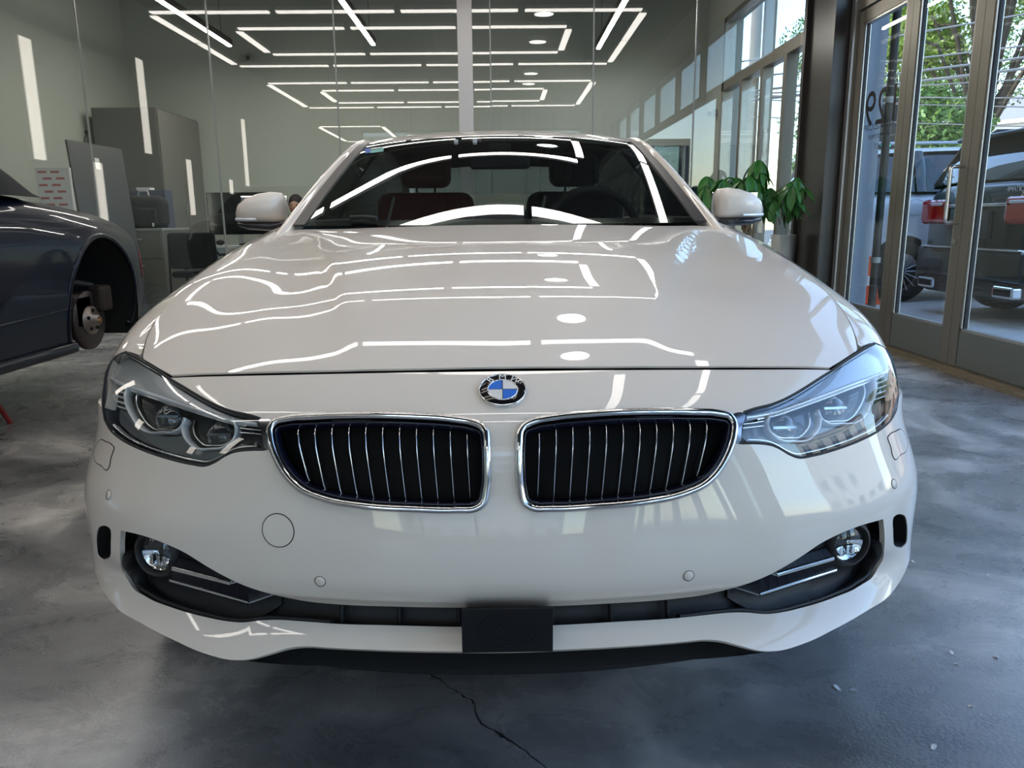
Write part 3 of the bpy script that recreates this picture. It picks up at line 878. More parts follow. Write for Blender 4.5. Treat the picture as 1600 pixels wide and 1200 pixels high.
# ================================================================== white car: front end
M_paint = mat('white_pearl_paint', (0.76, 0.68, 0.60), 0.42, coat=1.0, coat_rough=0.015, spec=0.45)
M_chrome = mat('chrome', (0.72, 0.72, 0.73), 0.07, metal=1.0)
M_dark_chrome = mat('dark_chrome', (0.32, 0.32, 0.34), 0.12, metal=1.0)
M_gloss_black = mat('gloss_black', (0.008, 0.009, 0.014), 0.12, coat=0.6)
M_navy_gloss = mat('dark_navy_plastic', (0.006, 0.008, 0.022), 0.18, coat=0.4)
M_black_plastic = mat('black_grained_plastic', (0.014, 0.014, 0.016), 0.5, bump=(420, 0.15))
M_gap = mat('dark_gap', (0.004, 0.004, 0.004), 0.9)
M_rubber = mat('black_rubber', (0.02, 0.02, 0.021), 0.65)
M_lens = thin_glass('clear_lamp_lens', (0.93, 0.95, 0.96), 1.6)
M_lampgrey = mat('lamp_silver_grey', (0.40, 0.41, 0.43), 0.25, metal=0.6)
M_lampclear = mat('lamp_light_guide', (0.62, 0.64, 0.66), 0.12, metal=0.35, coat=0.5)
M_lampdark = mat('lamp_dark_bezel', (0.03, 0.031, 0.035), 0.25, coat=0.3)
M_slat = mat('satin_chrome_slat', (0.70, 0.70, 0.71), 0.16, metal=1.0)
M_blade = mat('dark_blade_plastic', (0.004, 0.005, 0.011), 0.4, spec=0.3)
M_projector = mat('projector_glass', (0.012, 0.014, 0.02), 0.03, coat=1.0, coat_rough=0.0)

CAR_Y = 3.45
car = thing('white_sedan', 'white four-door sedan seen head-on with twin oval grilles', 'car', (0, CAR_Y, 0))

def uvn(pts): 
    q = NOSE.pix(pts); q[:, 0] = np.abs(q[:, 0]); return q
def mir(q):
    q = np.array(q, float); q[:, 0] *= -1; return q[::-1]
def side_uv(q, s): return q if s > 0 else mir(q)
def p3(q, surf): return surf(q[:, 0], q[:, 1])

UMAX = _U[9]
px_seam = [(950, 578.5), (1100, 577.8), (1200, 577.5), (1262, 577.5), (1302, 578)]
px_hl_top = [(1302, 578), (1282, 590.5), (1258, 606), (1230, 622), (1206, 632), (1180, 638.5), (1163, 644)]
px_hl_in = [(1163, 644), (1161, 660), (1158, 678), (1155, 692.5)]
px_hl_low = [(1155, 692.5), (1172, 692), (1190, 692.5), (1206, 695), (1218, 700), (1234, 709.5), (1248, 714.5), (1270, 711.5), (1310, 700.5), (1350, 685), (1378, 669), (1394, 653.5), (1401, 640)]
px_hl_out = [(1401, 640), (1403.5, 622), (1403, 604), (1400.5, 586), (1397, 567), (1390, 552), (1380, 542), (1367, 536)]
px_hl_fend = [(1367, 536), (1354, 543), (1343, 550), (1322, 563.5), (1302, 578)]
px_int_top = [(850, 947.5), (950, 943), (1050, 936), (1100, 929.5), (1155, 916), (1192.5, 902.5), (1230, 883), (1255, 867.5), (1280, 850.5), (1310, 835), (1345, 821), (1380, 811)]
px_int_low = [(1382, 830), (1381.5, 858), (1377, 879), (1367, 896), (1343, 915.5), (1305, 933), (1255, 949), (1220, 957), (1198, 959.5), (1165, 957), (1137, 957.5), (1112, 960), (1050, 966.5), (975, 971), (865, 977)]
px_lip = [(865, 1015.5), (975, 1010), (1075, 1002), (1100, 999.5), (1125, 1001), (1160, 1010), (1188, 1017), (1215, 1017), (1255, 1006), (1305, 982.5), (1355, 954), (1390, 930), (1408, 905), (1420, 878)]
px_slot = [(1396.5, 808), (1401, 804.5), (1409, 803.5), (1414.5, 807), (1417.5, 818), (1418, 834), (1416.5, 848), (1411, 854.5), (1403, 855), (1397, 851), (1395.5, 830)]
Q = {k: uvn(v) for k, v in dict(seam=px_seam, hl_top=px_hl_top, hl_in=px_hl_in, hl_low=px_hl_low, hl_out=px_hl_out, hl_fend=px_hl_fend,
                                it=px_int_top, il=px_int_low, lip=px_lip, slot=px_slot).items()}
for k in ('seam', 'it', 'il', 'lip'): pass
z_seam0 = NOSE.pix([(790, 580)])[0, 1]
z_it0 = NOSE.pix([(792, 948.5)])[0, 1]; z_il0 = NOSE.pix([(792, 980)])[0, 1]; z_lip0 = NOSE.pix([(793, 1018)])[0, 1]

ST = 0.016
S_ = lambda q, step=ST * .6: smooth_line(q, step)
half = np.concatenate([S_(np.vstack([[(0, z_seam0)], Q['seam']])), S_(Q['hl_top'])[1:], S_(Q['hl_in'])[1:], S_(Q['hl_low'])[1:],
                       [Q['hl_out'][1]]])
zo = half[-1, 1]
zl = Q['lip'][-1]
half = np.vstack([half, [(half[-1, 0] + 0.05, zo + .004), (UMAX, zo + .006)], [(UMAX, z) for z in np.linspace(zo, .27, 24)[1:]], S_(np.vstack([[(0, z_lip0)], Q['lip']]))[::-1]])
def whole(h):
    """Close a right half outline (first and last points on the centre line) with its mirror image."""
    l = h.copy(); l[:, 0] *= -1
    return np.vstack([h, l[::-1][1:-1]])
fascia_outer = whole(half)
intake = whole(np.vstack([S_(np.vstack([[(0, z_it0)], Q['it']])), S_(Q['il'])[0:], [(0, z_il0)]]))

# twin grille openings
px_kid = [(806.5, 690), (808, 674), (815, 662), (832, 653.5), (862, 647.5), (930, 641), (1005, 638), (1080, 638.5), (1122, 641), (1142, 647), (1150.5, 660), (1150, 680), (1140, 712), (1125, 738),
          (1104, 759), (1067, 776), (1005, 789), (930, 796), (860, 799.5), (830, 798), (816, 789), (809, 765), (806.5, 730)]
Qkid = smooth_line(uvn(px_kid), .008, True)
kc = Qkid.mean(0)
def shrink(q, d):
    """Move an outline inwards by d (parameter units)."""
    t = np.roll(q, -1, 0) - np.roll(q, 1, 0)
    n = np.stack([-t[:, 1], t[:, 0]], 1); n /= np.linalg.norm(n, axis=1, keepdims=True) + 1e-12
    area = 0.5 * np.sum(q[:, 0] * np.roll(q[:, 1], -1) - np.roll(q[:, 0], -1) * q[:, 1])
    return q + n * (d if area > 0 else -d)
slot = smooth_line(Q['slot'], .006, True)
hole_list = [intake]
for s in (1, -1):
    hole_list += [side_uv(shrink(Qkid, .003), s), side_uv(slot, s)]
bumper = panel('front_bumper', NOSE, fascia_outer, hole_list, ST, M_paint, car, hem=0.010, resample=False)
bumper['label'] = 'white front bumper cover with grille and intake openings'

# ---- bonnet
def hood_pix(pts):
    q = HOOD.pix(pts); q[:, 0] = np.abs(q[:, 0]); return q
ph = [(0, HOOD.pix([(790, 573.5)])[0, 1])] + list(hood_pix([(950, 572.5), (1100, 572), (1200, 572), (1262, 572.5), (1296, 574)]))
ph_side = list(hood_pix([(1318, 561), (1338.5, 548)]))
ph = np.array(ph); ph_side = np.array(ph_side)
edge_y = np.linspace(ph_side[-1][1] + .012, 2.535, 32)
xe0 = ph_side[-1][0]
hx_edge = np.array([(SIDE[1]([y], [.899])[0, 0] - .0035, y) for y in edge_y])
rear = np.array([(x, 2.40 + .155 * (x / .70) ** 2 - .012) for x in np.linspace(.69, 0, 20)])
hood_half = np.vstack([S_(ph, .01), S_(np.vstack([ph[-1:], ph_side]), .01)[1:], hx_edge, rear])
panel('bonnet', HOOD, whole(hood_half), [], 0.02, M_paint, car, hem=0.004, resample=False)

# ---- front wings
WY, WZ, WR = 1.985, 0.335, 0.372
def v_at(surf, y, z):
    lo, hi = .12, .95
    for _ in range(40):
        m = (lo + hi) / 2
        if surf([y], [m])[0, 2] < z: lo = m
        else: hi = m
    return (lo + hi) / 2
hl_o3 = p3(np.vstack([S_(Q['hl_out'][1:], .012), S_(Q['hl_fend'][:3], .012)[1:]]), NOSE)
def to_side(p): return (p[1], v_at(SIDE[1], p[1], p[2]))
fr_hl = [to_side(p) for p in hl_o3]
fr_hl = [q for q in fr_hl if q[1] < .893]
v0w = v_at(SIDE[1], 1.607, zo + .012)
corner3 = HOOD([xe0], [ph_side[-1][1]])[0]
top_y = np.linspace(max(fr_hl[-1][0] + .006, corner3[1] + .006), 2.60, 34)
wing = [(1.607, v) for v in np.linspace(.24, v0w, 14)] + [(1.56, (v0w + fr_hl[0][1]) / 2)] + fr_hl + [(y, .898) for y in top_y] + [(2.70, .87), (2.71, .8), (2.72, .6), (2.72, .3), (2.72, .18)]
a1 = math.acos(min(1, (2.36 - WY) / WR)) if 2.36 - WY < WR else 0
arch = [(WY + WR * math.cos(a), WZ + WR * math.sin(a)) for a in np.linspace(-.35, PI + .18, 40)]
arch = [(y, z) for y, z in arch if y > 1.609 and z > .17]
wing_poly = np.array(wing + [(arch[0][0] + .02, .18)] + arch)
for s in (1, -1):
    w = panel('front_wing', SIDE[s], smooth_line(wing_poly, .012, True, True), [], 0.025, M_paint, car, hem=0.02, resample=False)

# ---- dark backing so that nothing shows through panel gaps, radiator and wheel housings
bk = MB()
us = np.linspace(-.93, .93, 50)
def backing(surf, d, z0, z1, n, name, m):
    o = MB()
    def fn(a, b):
        u = -.93 + 1.86 * a; z = z0 + (z1 - z0) * b
        p = surf([u], [z])[0]; nn = surf.normal([u], [z])[0]
        return p - nn * d
    o.grid(fn, 60, n)
    return o.build(name, m, car)
backing(NOSE, .055, .24, .735, 24, 'bumper_support', M_gap)
MB().grid(lambda a, b: (lambda x, y: (x, y, hood_z(x, y) - .05))((a - .5) * (.94 + .36 * b), 1.42 + .02 * abs(a - .5) + 1.05 * b), 20, 20).build('engine_bay_lining', M_gap, car)

# ---- twin grilles
def arc_of(q, surf): return p3(q, surf)
GR = NOSE.offset(-.006)
N_SLAT = 11
for s in (1, -1):
    ring = shrink(Qkid, .0055)
    P = p3(side_uv(ring, s), NOSE.offset(.001)); Nn = NOSE.normal(*side_uv(ring, s).T)
    fr_ = MB().tube(P, .008, 10, closed=True, flat=(.008, .0068), up=[Vector(n) for n in Nn]).build('grille_frame', M_chrome, car)
    fr_['label'] = 'chrome oval surround of one grille'
    ring2 = shrink(Qkid, .0135)
    MB().tube(p3(side_uv(ring2, s), NOSE.offset(-.010)), .0035, 8, closed=True, flat=(.012, .0028), up=[Vector(n) for n in NOSE.normal(*side_uv(ring2, s).T)]).build('inner_rim', M_navy_gloss, fr_)
    # vertical chrome slats, sampled where they cross the opening
    inner = shrink(Qkid, .012)
    tops = [(829 + (1105 - 829) * k / 10 + (14 if k == 0 else 0) * 0 + 14) for k in range(N_SLAT)]
    for k in range(N_SLAT):
        t = k / (N_SLAT - 1)
        # top and bottom of each slat in the photograph's right grille
        xt = 843 + t * (1106 - 843); xb = 841 + t * (1096 - 841)
        yt = np.interp(t, [0, .1, .2, .4, .6, .8, 1], [676, 668, 664.5, 660, 657, 656, 657.5])
        yb = np.interp(t, [0, .1, .2, .4, .6, .7, .8, .9, 1], [779, 783, 783, 782, 777, 773, 768, 760, 743])
        q = uvn([(xt, yt + 2), (xb, yb)])
        top_, bot_ = q
        pts = [top_ + (bot_ - top_) * i / 8 for i in range(9)]
        pts = side_uv(np.array(pts), s)
        if s < 0: pts = pts[::-1]
        base = p3(pts, NOSE); nr = NOSE.normal(*pts.T)
        dep = [-.016, -.010, -.010, -.012, -.014, -.016, -.018, -.020, -.024]
        front = [base[i] + nr[i] * dep[i] for i in range(9)]
        MB().tube(front, .0022, 8, flat=(.010, .0014), up=[Vector(n) for n in nr]).build('grille_slat', M_slat, fr_)
    # radiator shutters behind the slats
    zs = [0.545 + .0115 * i for i in range(12)]
    rs = MB()
    for z in zs:
        rs.box(s * .06, s * .30, 1.31, 1.322, z, z + .004)
    rs.build('radiator_fins', mat('radiator_fin', (0.16, 0.16, 0.17), 0.4), fr_)
    # deep black duct behind the opening
    q = side_uv(shrink(Qkid, .004), s)
    A = p3(q, NOSE.offset(-.012)); B = A + np.array([0, .14, 0])
    n = len(A)
    duct = MB().add(np.vstack([A, B]), [(i, (i + 1) % n, n + (i + 1) % n, n + i) for i in range(n)], True)
    duct.add(B, [tuple(range(n))])
    duct.build('air_duct', M_navy_gloss, fr_)

# ---- roundel
c0 = NOSE.pix([(790.5, 611)])[0]
bc = p3(np.array([[0, c0[1]]]), NOSE)[0]; bn = NOSE.normal([0], [c0[1]])[0]
bn = Vector(bn); bx = Vector((1, 0, 0)); by = bn.cross(bx).normalized()
BM = Matrix(((bx.x, by.x, bn.x, bc[0]), (bx.y, by.y, bn.y, bc[1]), (bx.z, by.z, bn.z, bc[2]), (0, 0, 0, 1)))
def local(mb, name, m, parent):
    mb.v = [tuple(BM @ Vector(p)) for p in mb.v]
    return mb.build(name, m, parent)
R = .0405
badge = local(MB().lathe([(0, .0035), (R * .97, .0035), (R, .001), (R, -.012), (0, -.012)], 64), 'badge', mat('badge_black', (0.006, 0.006, 0.007), 0.15, coat=0.8), car)
badge['label'] = 'round emblem with blue and white quarters in a black lettered ring'
local(MB().lathe([(R * .955, .0032), (R * .975, .0052), (R * 1.0, .0045), (R * 1.015, .001), (R * 1.015, -.012)], 64), 'badge_rim', M_chrome, badge)
local(MB().lathe([(R * .60, .0036), (R * .612, .0050), (R * .635, .0050), (R * .648, .0036)], 64), 'badge_inner_ring', M_chrome, badge)
for k in range(4):
    a0 = k * PI / 2
    poly = [(0, 0)] + [(R * .60 * math.cos(a0 + PI / 2 * i / 16), R * .60 * math.sin(a0 + PI / 2 * i / 16)) for i in range(17)]
    local(MB().prism([(x, y, .0036) for x, y in poly], (0, 0, .0006)), 'badge_quarter', mat('badge_blue', (0.01, 0.16, 0.68), 0.25, coat=0.8) if k in (1, 3) else mat('badge_white', (0.78, 0.76, 0.74), 0.3, coat=0.8), badge)
local(MB().box(-R * .012, R * .012, -R * .6, R * .6, .0040, .0048).box(-R * .6, R * .6, -R * .012, R * .012, .0040, .0048), 'badge_cross', M_chrome, badge)
for ch, a in (('B', 131), ('M', 90), ('W', 49)):
    ar = math.radians(a)
    T = BM @ Matrix.Translation((R * .80 * math.cos(ar), R * .80 * math.sin(ar), .0040)) @ Matrix.Rotation(ar - PI / 2, 4, 'Z')
    text_obj('badge_letter', ch, R * .46, M_chrome if False else mat('badge_letter_silver', (0.85, 0.84, 0.83), 0.2, metal=0.3), badge, T, 0.0004, bold=0.0)

# ---- headlamps
HL = np.vstack([S_(Q['hl_top'], .008), S_(Q['hl_in'], .008)[1:], S_(Q['hl_low'], .008)[1:], S_(Q['hl_out'], .008)[1:], S_(Q['hl_fend'], .008)[1:-1]])
OFF = {d: NOSE.offset(-d) for d in (.006, .010, .016, .022, .030, .045, .06)}
def on_px(pts, d):
    """Right-side photo points laid on the nose surface sunk by d."""
    q = uvn(pts)
    return q
def tube_on(pts, d, r, name, m, parent, s, closed=False, flat=None, step=.008, n=8, sm=True):
    q = smooth_line(uvn(pts), step, closed, not sm)
    q2 = side_uv(q, s)
    su = NOSE.offset(-d)
    P = p3(q2, su)
    up = [Vector(v) for v in NOSE.normal(*q2.T)] if flat else None
    return MB().tube(P, r, n, closed=closed, flat=flat, up=up).build(name, m, parent)
px_brow = [(1396, 573), (1391, 577), (1376, 583), (1345, 594), (1310, 607), (1275, 620), (1242, 632), (1215, 641), (1190, 646), (1170, 649)]
px_ring_in = [(1208, 640), (1205, 655), (1207, 670), (1216, 681), (1226, 687), (1245, 688.5), (1268, 687), (1279, 678), (1287, 664), (1288, 650), (1284, 637)]
px_ring_in2 = [(1214, 642), (1212, 656), (1214, 668), (1221, 676), (1229, 681), (1246, 682), (1262, 680.5), (1271, 672), (1277, 661), (1278, 650), (1275, 638)]
px_ring_out = [(1283, 640), (1290, 652), (1298, 658.5), (1318, 660), (1344, 658.5), (1356, 650), (1367, 632), (1374, 612), (1374, 596), (1370, 588)]
px_ring_out2 = [(1289, 638), (1296, 648), (1302, 652.5), (1320, 653.5), (1340, 652), (1350, 643), (1359, 628), (1364, 612), (1364, 600), (1361, 592)]
for s in (1, -1):
    hq = side_uv(HL, s)
    lens_o = panel('headlamp', NOSE, shrink(hq, .002), [], .016, M_lens, car, hem=.006, resample=False)
    lens_o['label'] = 'clear headlamp lens with two projector rings behind it'
    # bowl
    rim = p3(shrink(hq, .001), NOSE.offset(-.004)); deep = p3(shrink(hq, .006), NOSE.offset(-.055))
    n = len(rim)
    MB().add(np.vstack([rim, deep]), [(i, (i + 1) % n, n + (i + 1) % n, n + i) for i in range(n)], True).build('lamp_bowl', M_lampdark, lens_o)
    panel('lamp_back', NOSE.offset(-.050), shrink(hq, .003), [], .02, M_lampdark, lens_o, hem=0, resample=False)
    # black seal around the lens
    MB().tube(p3(shrink(hq, -.0005), NOSE.offset(-.002)), .0028, 8, closed=True, flat=(.0028, .0028), up=[Vector(v) for v in NOSE.normal(*shrink(hq, -.0005).T)]).build('lamp_seal', M_rubber, lens_o)
    # upper silver mask between outline and brow
    qb = uvn(px_brow); up_line = np.vstack([Q['hl_out'][-1:], Q['hl_fend'][1:-1], Q['hl_top'][1:]])
    mask = np.vstack([S_(qb, .008), S_(up_line, .008)[::-1], S_(Q['hl_out'][4:], .008)[::-1][1:]])
    panel('lamp_mask', NOSE.offset(-.016), side_uv(shrink(mask, .003), s), [], .016, M_lampgrey, lens_o, hem=.01, resample=False)
    b = tube_on(px_brow, .014, .004, 'light_brow', M_lampclear, lens_o, s, flat=(.008, .0048)); b['label'] = 'bright daytime light strip across the lamp'
    tube_on([(p[0], p[1] + 5.0) for p in px_brow[1:-1]], .018, .003, 'brow_trim', M_chrome, lens_o, s, flat=(.006, .0018))
    # lower bright trim
    low = [(p[0] + (0), p[1] - 5.5) for p in px_hl_low[1:-1]]
    tube_on(low, .012, .003, 'lower_trim', M_chrome, lens_o, s, flat=(.006, .0026))
    # charcoal floor of the lamp between trim and rings
    flo = np.vstack([uvn([(p[0], p[1] - 7) for p in px_hl_low[2:-1]]), uvn([(1396, 640), (1394, 622), (1380, 628), (1366, 645), (1350, 660), (1318, 666), (1297, 664), (1286, 682), (1262, 692), (1226, 692), (1204, 680)])])
    panel('lamp_floor', NOSE.offset(-.022), side_uv(smooth_line(flo, .008, True, True), s), [], .02, mat('lamp_charcoal', (0.10, 0.105, 0.11), 0.3, coat=0.3), lens_o, hem=.01, resample=False)
    for A, B, cpx, rr in ((px_ring_in, px_ring_in2, (1243, 660), .034), (px_ring_out, px_ring_out2, (1322, 627), .036)):
        tube_on(A, .016, .0034, 'light_ring', M_lampclear, lens_o, s, n=10, flat=(.010, .0030))
        tube_on(B, .026, .0026, 'inner_ring', M_chrome, lens_o, s, n=8, flat=(.008, .0020))
        q = side_uv(uvn([cpx]), s); cc = p3(q, NOSE.offset(-.046))[0]; nn = Vector(NOSE.normal(*q.T)[0])
        nn = (nn + Vector((-s * .28, -.5, 0))).normalized()
        ax = nn.cross(Vector((0, 0, 1))).normalized(); az = ax.cross(nn)
        PM = Matrix(((ax.x, nn.x, az.x, cc[0]), (ax.y, nn.y, az.y, cc[1]), (ax.z, nn.z, az.z, cc[2]), (0, 0, 0, 1)))
        pj = MB().lathe([(0, .030), (rr * .35, .028), (rr * .65, .022), (rr * .88, .012), (rr, 0), (rr, -.02)], 40, 'y')
        pj.v = [tuple(PM @ Vector(p)) for p in pj.v]; pj.build('projector_lens', M_projector, lens_o)
        # bright bar across each projector
        br = MB().box(-rr * .62, rr * .62, .026, .030, -.002, .0025); br.v = [tuple(PM @ Vector(p)) for p in br.v]
        br.build('projector_bar', M_chrome, lens_o)
    for k in range(4):
        tube_on([(1377 - k * 1.2, 595 + k * 9), (1386 - k, 592.5 + k * 9), (1394 - k * .6, 589.5 + k * 9)], .018, .002, 'lamp_fin', M_lampclear, lens_o, s, flat=(.008, .0022))
    for k in range(2):
        tube_on([(1166, 659 + k * 7), (1182, 657 + k * 7), (1200, 654 + k * 8)], .018, .002, 'lamp_fin', M_chrome, lens_o, s, flat=(.006, .0018))
    # bright link between lamp and grille frame
    lk = uvn([(1143, 650), (1158, 645), (1162, 646), (1158, 670), (1154, 692), (1147, 694), (1150, 672)])
    panel('lamp_link', NOSE, side_uv(smooth_line(lk, .006, True), s), [], .012, M_dark_chrome, car, hem=.006, lift=.002, resample=False)
    # headlamp washer flap
    wq = uvn([(1389, 680), (1399, 674), (1407, 671), (1412, 677), (1417, 690), (1416, 702), (1406, 711), (1397, 717), (1394, 711), (1392, 700), (1388, 689), (1386.5, 684)])
    wq = smooth_line(wq, .006, True)
    wp = side_uv(wq, s)
    g = panel('washer_flap', NOSE, wp, [], .016, M_paint, bumper, hem=.004, lift=.0012, resample=False)
    MB().tube(p3(wp, NOSE.offset(.0004)), .0011, 6, closed=True).build('flap_gap', M_gap, g)
    # parking sensors
    for cp, rr in (((1397, 756), .0085), ((1076, 899.5), .0088)):
        q = side_uv(uvn([cp]), s)
        cc = p3(q, NOSE)[0]; nn = Vector(NOSE.normal(*q.T)[0])
        rot = nn.to_track_quat('Z', 'Y').to_matrix().to_4x4(); rot.translation = Vector(cc)
        d = MB().lathe([(0, .0012), (rr * .9, .0012), (rr, .0004), (rr, -.01)], 28); d.v = [tuple(rot @ Vector(p)) for p in d.v]
        so = d.build('parking_sensor', M_paint, bumper)
        d = MB().lathe([(rr, .0006), (rr * 1.12, .0006)], 28); d.v = [tuple(rot @ Vector(p)) for p in d.v]
        d.build('sensor_gap', M_gap, so)

# tow hook cover on one side only
q = NOSE.pix([(434.5, 829)]); cc = p3(q, NOSE)[0]
tw = np.array([(q[0, 0] + .0285 * math.cos(a), q[0, 1] + .0275 * math.sin(a)) for a in np.linspace(0, 2 * PI, 40, endpoint=False)])
tow = panel('tow_hook_cover', NOSE, tw, [], .012, M_paint, bumper, hem=.003, lift=.0006, resample=False)
MB().tube(p3(tw, NOSE.offset(.0002)), .0009, 6, closed=True).build('cover_gap', M_gap, tow)

# ---- lower intake
def sheet(name, q, d, m, parent, step=.02, hem=0.0):
    return panel(name, NOSE.offset(-d), q, [], step, m, parent, hem=hem, resample=False)
intake_in = shrink(intake, -.012)
grl = sheet('lower_grille', intake_in, .048, M_black_plastic, car)
grl['label'] = 'black plastic lower grille between the fog lamps'
# frame ribs of the lower grille
for sgn in (1, -1):
    for pxs in ([(1050, 938), (1053, 965)], [(865, 950), (865, 976)], [(960, 944), (960, 970)]):
        q = side_uv(uvn(pxs), sgn); P = p3(q, NOSE.offset(-.036))
        MB().tube(P, .004, 6, flat=(.010, .0045), up=Vector((0, -1, 0))).build('grille_rib', M_black_plastic, grl)
    for pxs in ([(868, 953), (960, 949), (1050, 942)], [(868, 974), (960, 968.5), (1050, 963)]):
        tube_on(pxs, .030, .003, 'grille_rib', M_black_plastic, grl, sgn, flat=(.010, .0025))
    # dark trim following the lower rim of the intake
    rim = [(1376, 850), (1372, 874), (1361, 892), (1338, 911), (1302, 928), (1252, 944.5), (1218, 953), (1196, 955.5), (1160, 952), (1120, 955), (1062, 962)]
    tube_on(rim, .014, .006, 'intake_rim', M_black_plastic, grl, sgn, flat=(.016, .0055))
    pan = np.vstack([uvn([(p[0], p[1] + 3) for p in px_int_top[4:]]), uvn([(1379, 840), (1374, 872), (1362, 890), (1340, 908), (1302, 925), (1240, 943), (1190, 947), (1150, 938)])])
    sheet('fog_lamp_panel', side_uv(smooth_line(pan, .01, True, True), sgn), .030, M_black_plastic, grl, hem=.01)
    # two chrome tipped blades
    for (a, b, t, top) in (((1307, 876.5), (1217, 904), (1191, 904), 12), ((1310, 896), (1191, 930.5), (1156, 930), 14)):
        q = side_uv(uvn([a, b]), sgn); up_a = side_uv(uvn([(a[0], a[1] - top), (b[0] + 6, b[1] - top)]), sgn)
        if sgn < 0: q = q[::-1]; up_a = up_a[::-1]
        lo = p3(q, NOSE.offset(-.008)); hi = p3(up_a, NOSE.offset(-.024)); tip = p3(side_uv(uvn([t]), sgn), NOSE.offset(-.022))[0]
        lo_b = p3(q, NOSE.offset(-.028))
        bl = MB()
        k = 8
        A = [lo[0] + (lo[1] - lo[0]) * i / k for i in range(k + 1)]; B = [hi[0] + (hi[1] - hi[0]) * i / k for i in range(k + 1)]; Cc = [lo_b[0] + (lo_b[1] - lo_b[0]) * i / k for i in range(k + 1)]
        v = A + B + Cc; n = k + 1
        f = [(i, i + 1, n + i + 1, n + i) for i in range(k)] + [(i, 2 * n + i, 2 * n + i + 1, i + 1) for i in range(k)] + [(0, n, 2 * n)]
        v = v + [tip]; f += [(k, len(v) - 1, n + k), (k, 2 * n + k, len(v) - 1)]
        bld = bl.add(v, f).build('intake_blade', M_blade, grl)
        MB().tube([lo[0], (lo[0] + lo[1]) / 2, lo[1]], .003, 8, flat=(.0045, .0035), up=Vector((0, 0, 1))).build('chrome_edge', M_chrome, bld)
        MB().add([lo[1], tip, (hi[1] + lo[1]) / 2 * 1.0, lo[1] + np.array([0, .0, -.003]), tip + np.array([0, 0, -.002])], [(0, 1, 2), (0, 3, 4, 1)]).build('blade_tip', M_lampgrey, bld)
    # fog lamp
    q = side_uv(uvn([(1339, 853)]), sgn); cc = p3(q, NOSE.offset(-.022))[0]
    nn = Vector(NOSE.normal(*q.T)[0]); nn = (nn + Vector((0, -.8, .05))).normalized()
    ax = nn.cross(Vector((0, 0, 1))).normalized(); az = ax.cross(nn)
    FM = Matrix(((ax.x, nn.x, az.x, cc[0]), (ax.y, nn.y, az.y, cc[1]), (ax.z, nn.z, az.z, cc[2]), (0, 0, 0, 1)))
    def loc_(mb, name, m, parent):
        mb.v = [tuple(FM @ Vector(p)) for p in mb.v]; return mb.build(name, m, parent)
    fog = loc_(MB().lathe([(.037, .014), (.043, .010), (.047, .0), (.047, -.03), (.034, -.02), (.034, .010), (.037, .014)], 40, 'y'), 'fog_lamp', M_black_plastic, car)
    fog['label'] = 'small round fog lamp in its black socket'
    loc_(MB().lathe([(0, .012), (.012, .0115), (.024, .009), (.034, .003)], 36, 'y'), 'fog_lens', M_lens, fog)
    loc_(MB().lathe([(0, -.012), (.020, -.009), (.030, -.001), (.034, .001)], 36, 'y', a0=-PI, a1=0), 'fog_reflector', M_chrome, fog)
    loc_(MB().lathe([(0, -.010), (.034, .000)], 36, 'y', a0=0, a1=PI), 'fog_hood', M_gloss_black, fog)
    for kx in (-.016, -.004, .010):
        loc_(MB().rbox(kx, kx + .007, -.006, .004, -.024, -.006, .001), 'reflector_facet', M_chrome, fog)
    # side air curtain duct
    q = side_uv(shrink(slot, .0012), sgn); A = p3(q, NOSE.offset(-.0015)); B = A + NOSE.normal(*q.T) * -.05; n = len(A)
    MB().add(np.vstack([A, B]), [(i, (i + 1) % n, n + (i + 1) % n, n + i) for i in range(n)], True).add(B, [tuple(range(n))]).build('air_curtain_duct', M_gap, car)

# ---- plate bracket
PBY = 1.124
bz0, bz1 = at_y(792, 1019, PBY)[2], at_y(792, 952, PBY)[2]
bx0, bx1 = at_y(721.5, 985, PBY)[0], at_y(864, 985, PBY)[0]
pb = MB().prism([(bx0, PBY, bz0), (bx0, PBY, bz1), (bx0, PBY + .004, bz1 + .001), (bx0, PBY + .085, bz1 - .045), (bx0, PBY + .085, bz0 + .01)], (bx1 - bx0, 0, 0))
pbo = pb.build('plate_bracket', mat('bracket_black', (0.006, 0.006, 0.008), 0.5, spec=0.3), car); pbo['label'] = 'bare black licence plate bracket on the lower lip'
rbm = MB()
for k in range(5):
    a = .006 + .006 * k
    rbm.tube([((bx0 + bx1) / 2 + a * math.cos(t) * 1.6, PBY - .0005, (bz0 + bz1) / 2 + a * math.sin(t)) for t in np.linspace(0, 2 * PI, 25)[:-1]], .0006, 4, closed=True)
rbm.build('moulded_ring', mat('bracket_black'), pbo)

# ---- black splitter and undertray
def spl(a, b):
    u = -.58 + 1.16 * a
    p = NOSE([u], [.25])[0]
    z = .188 + .055 * (abs(u) / .58) ** 4
    return (p[0], p[1] + .11 + .35 * b, z + .02 * b)
MB().grid(spl, 60, 4).build('undertray', M_black_plastic, car)
def spf(a, b):
    u = -.58 + 1.16 * a
    p = NOSE([u], [.25])[0]
    z = .188 + .055 * (abs(u) / .58) ** 4
    return (p[0], p[1] + .11 - .03 * b, z + (.29 - z) * b)
MB().grid(spf, 60, 6).build('splitter', M_black_plastic, car)
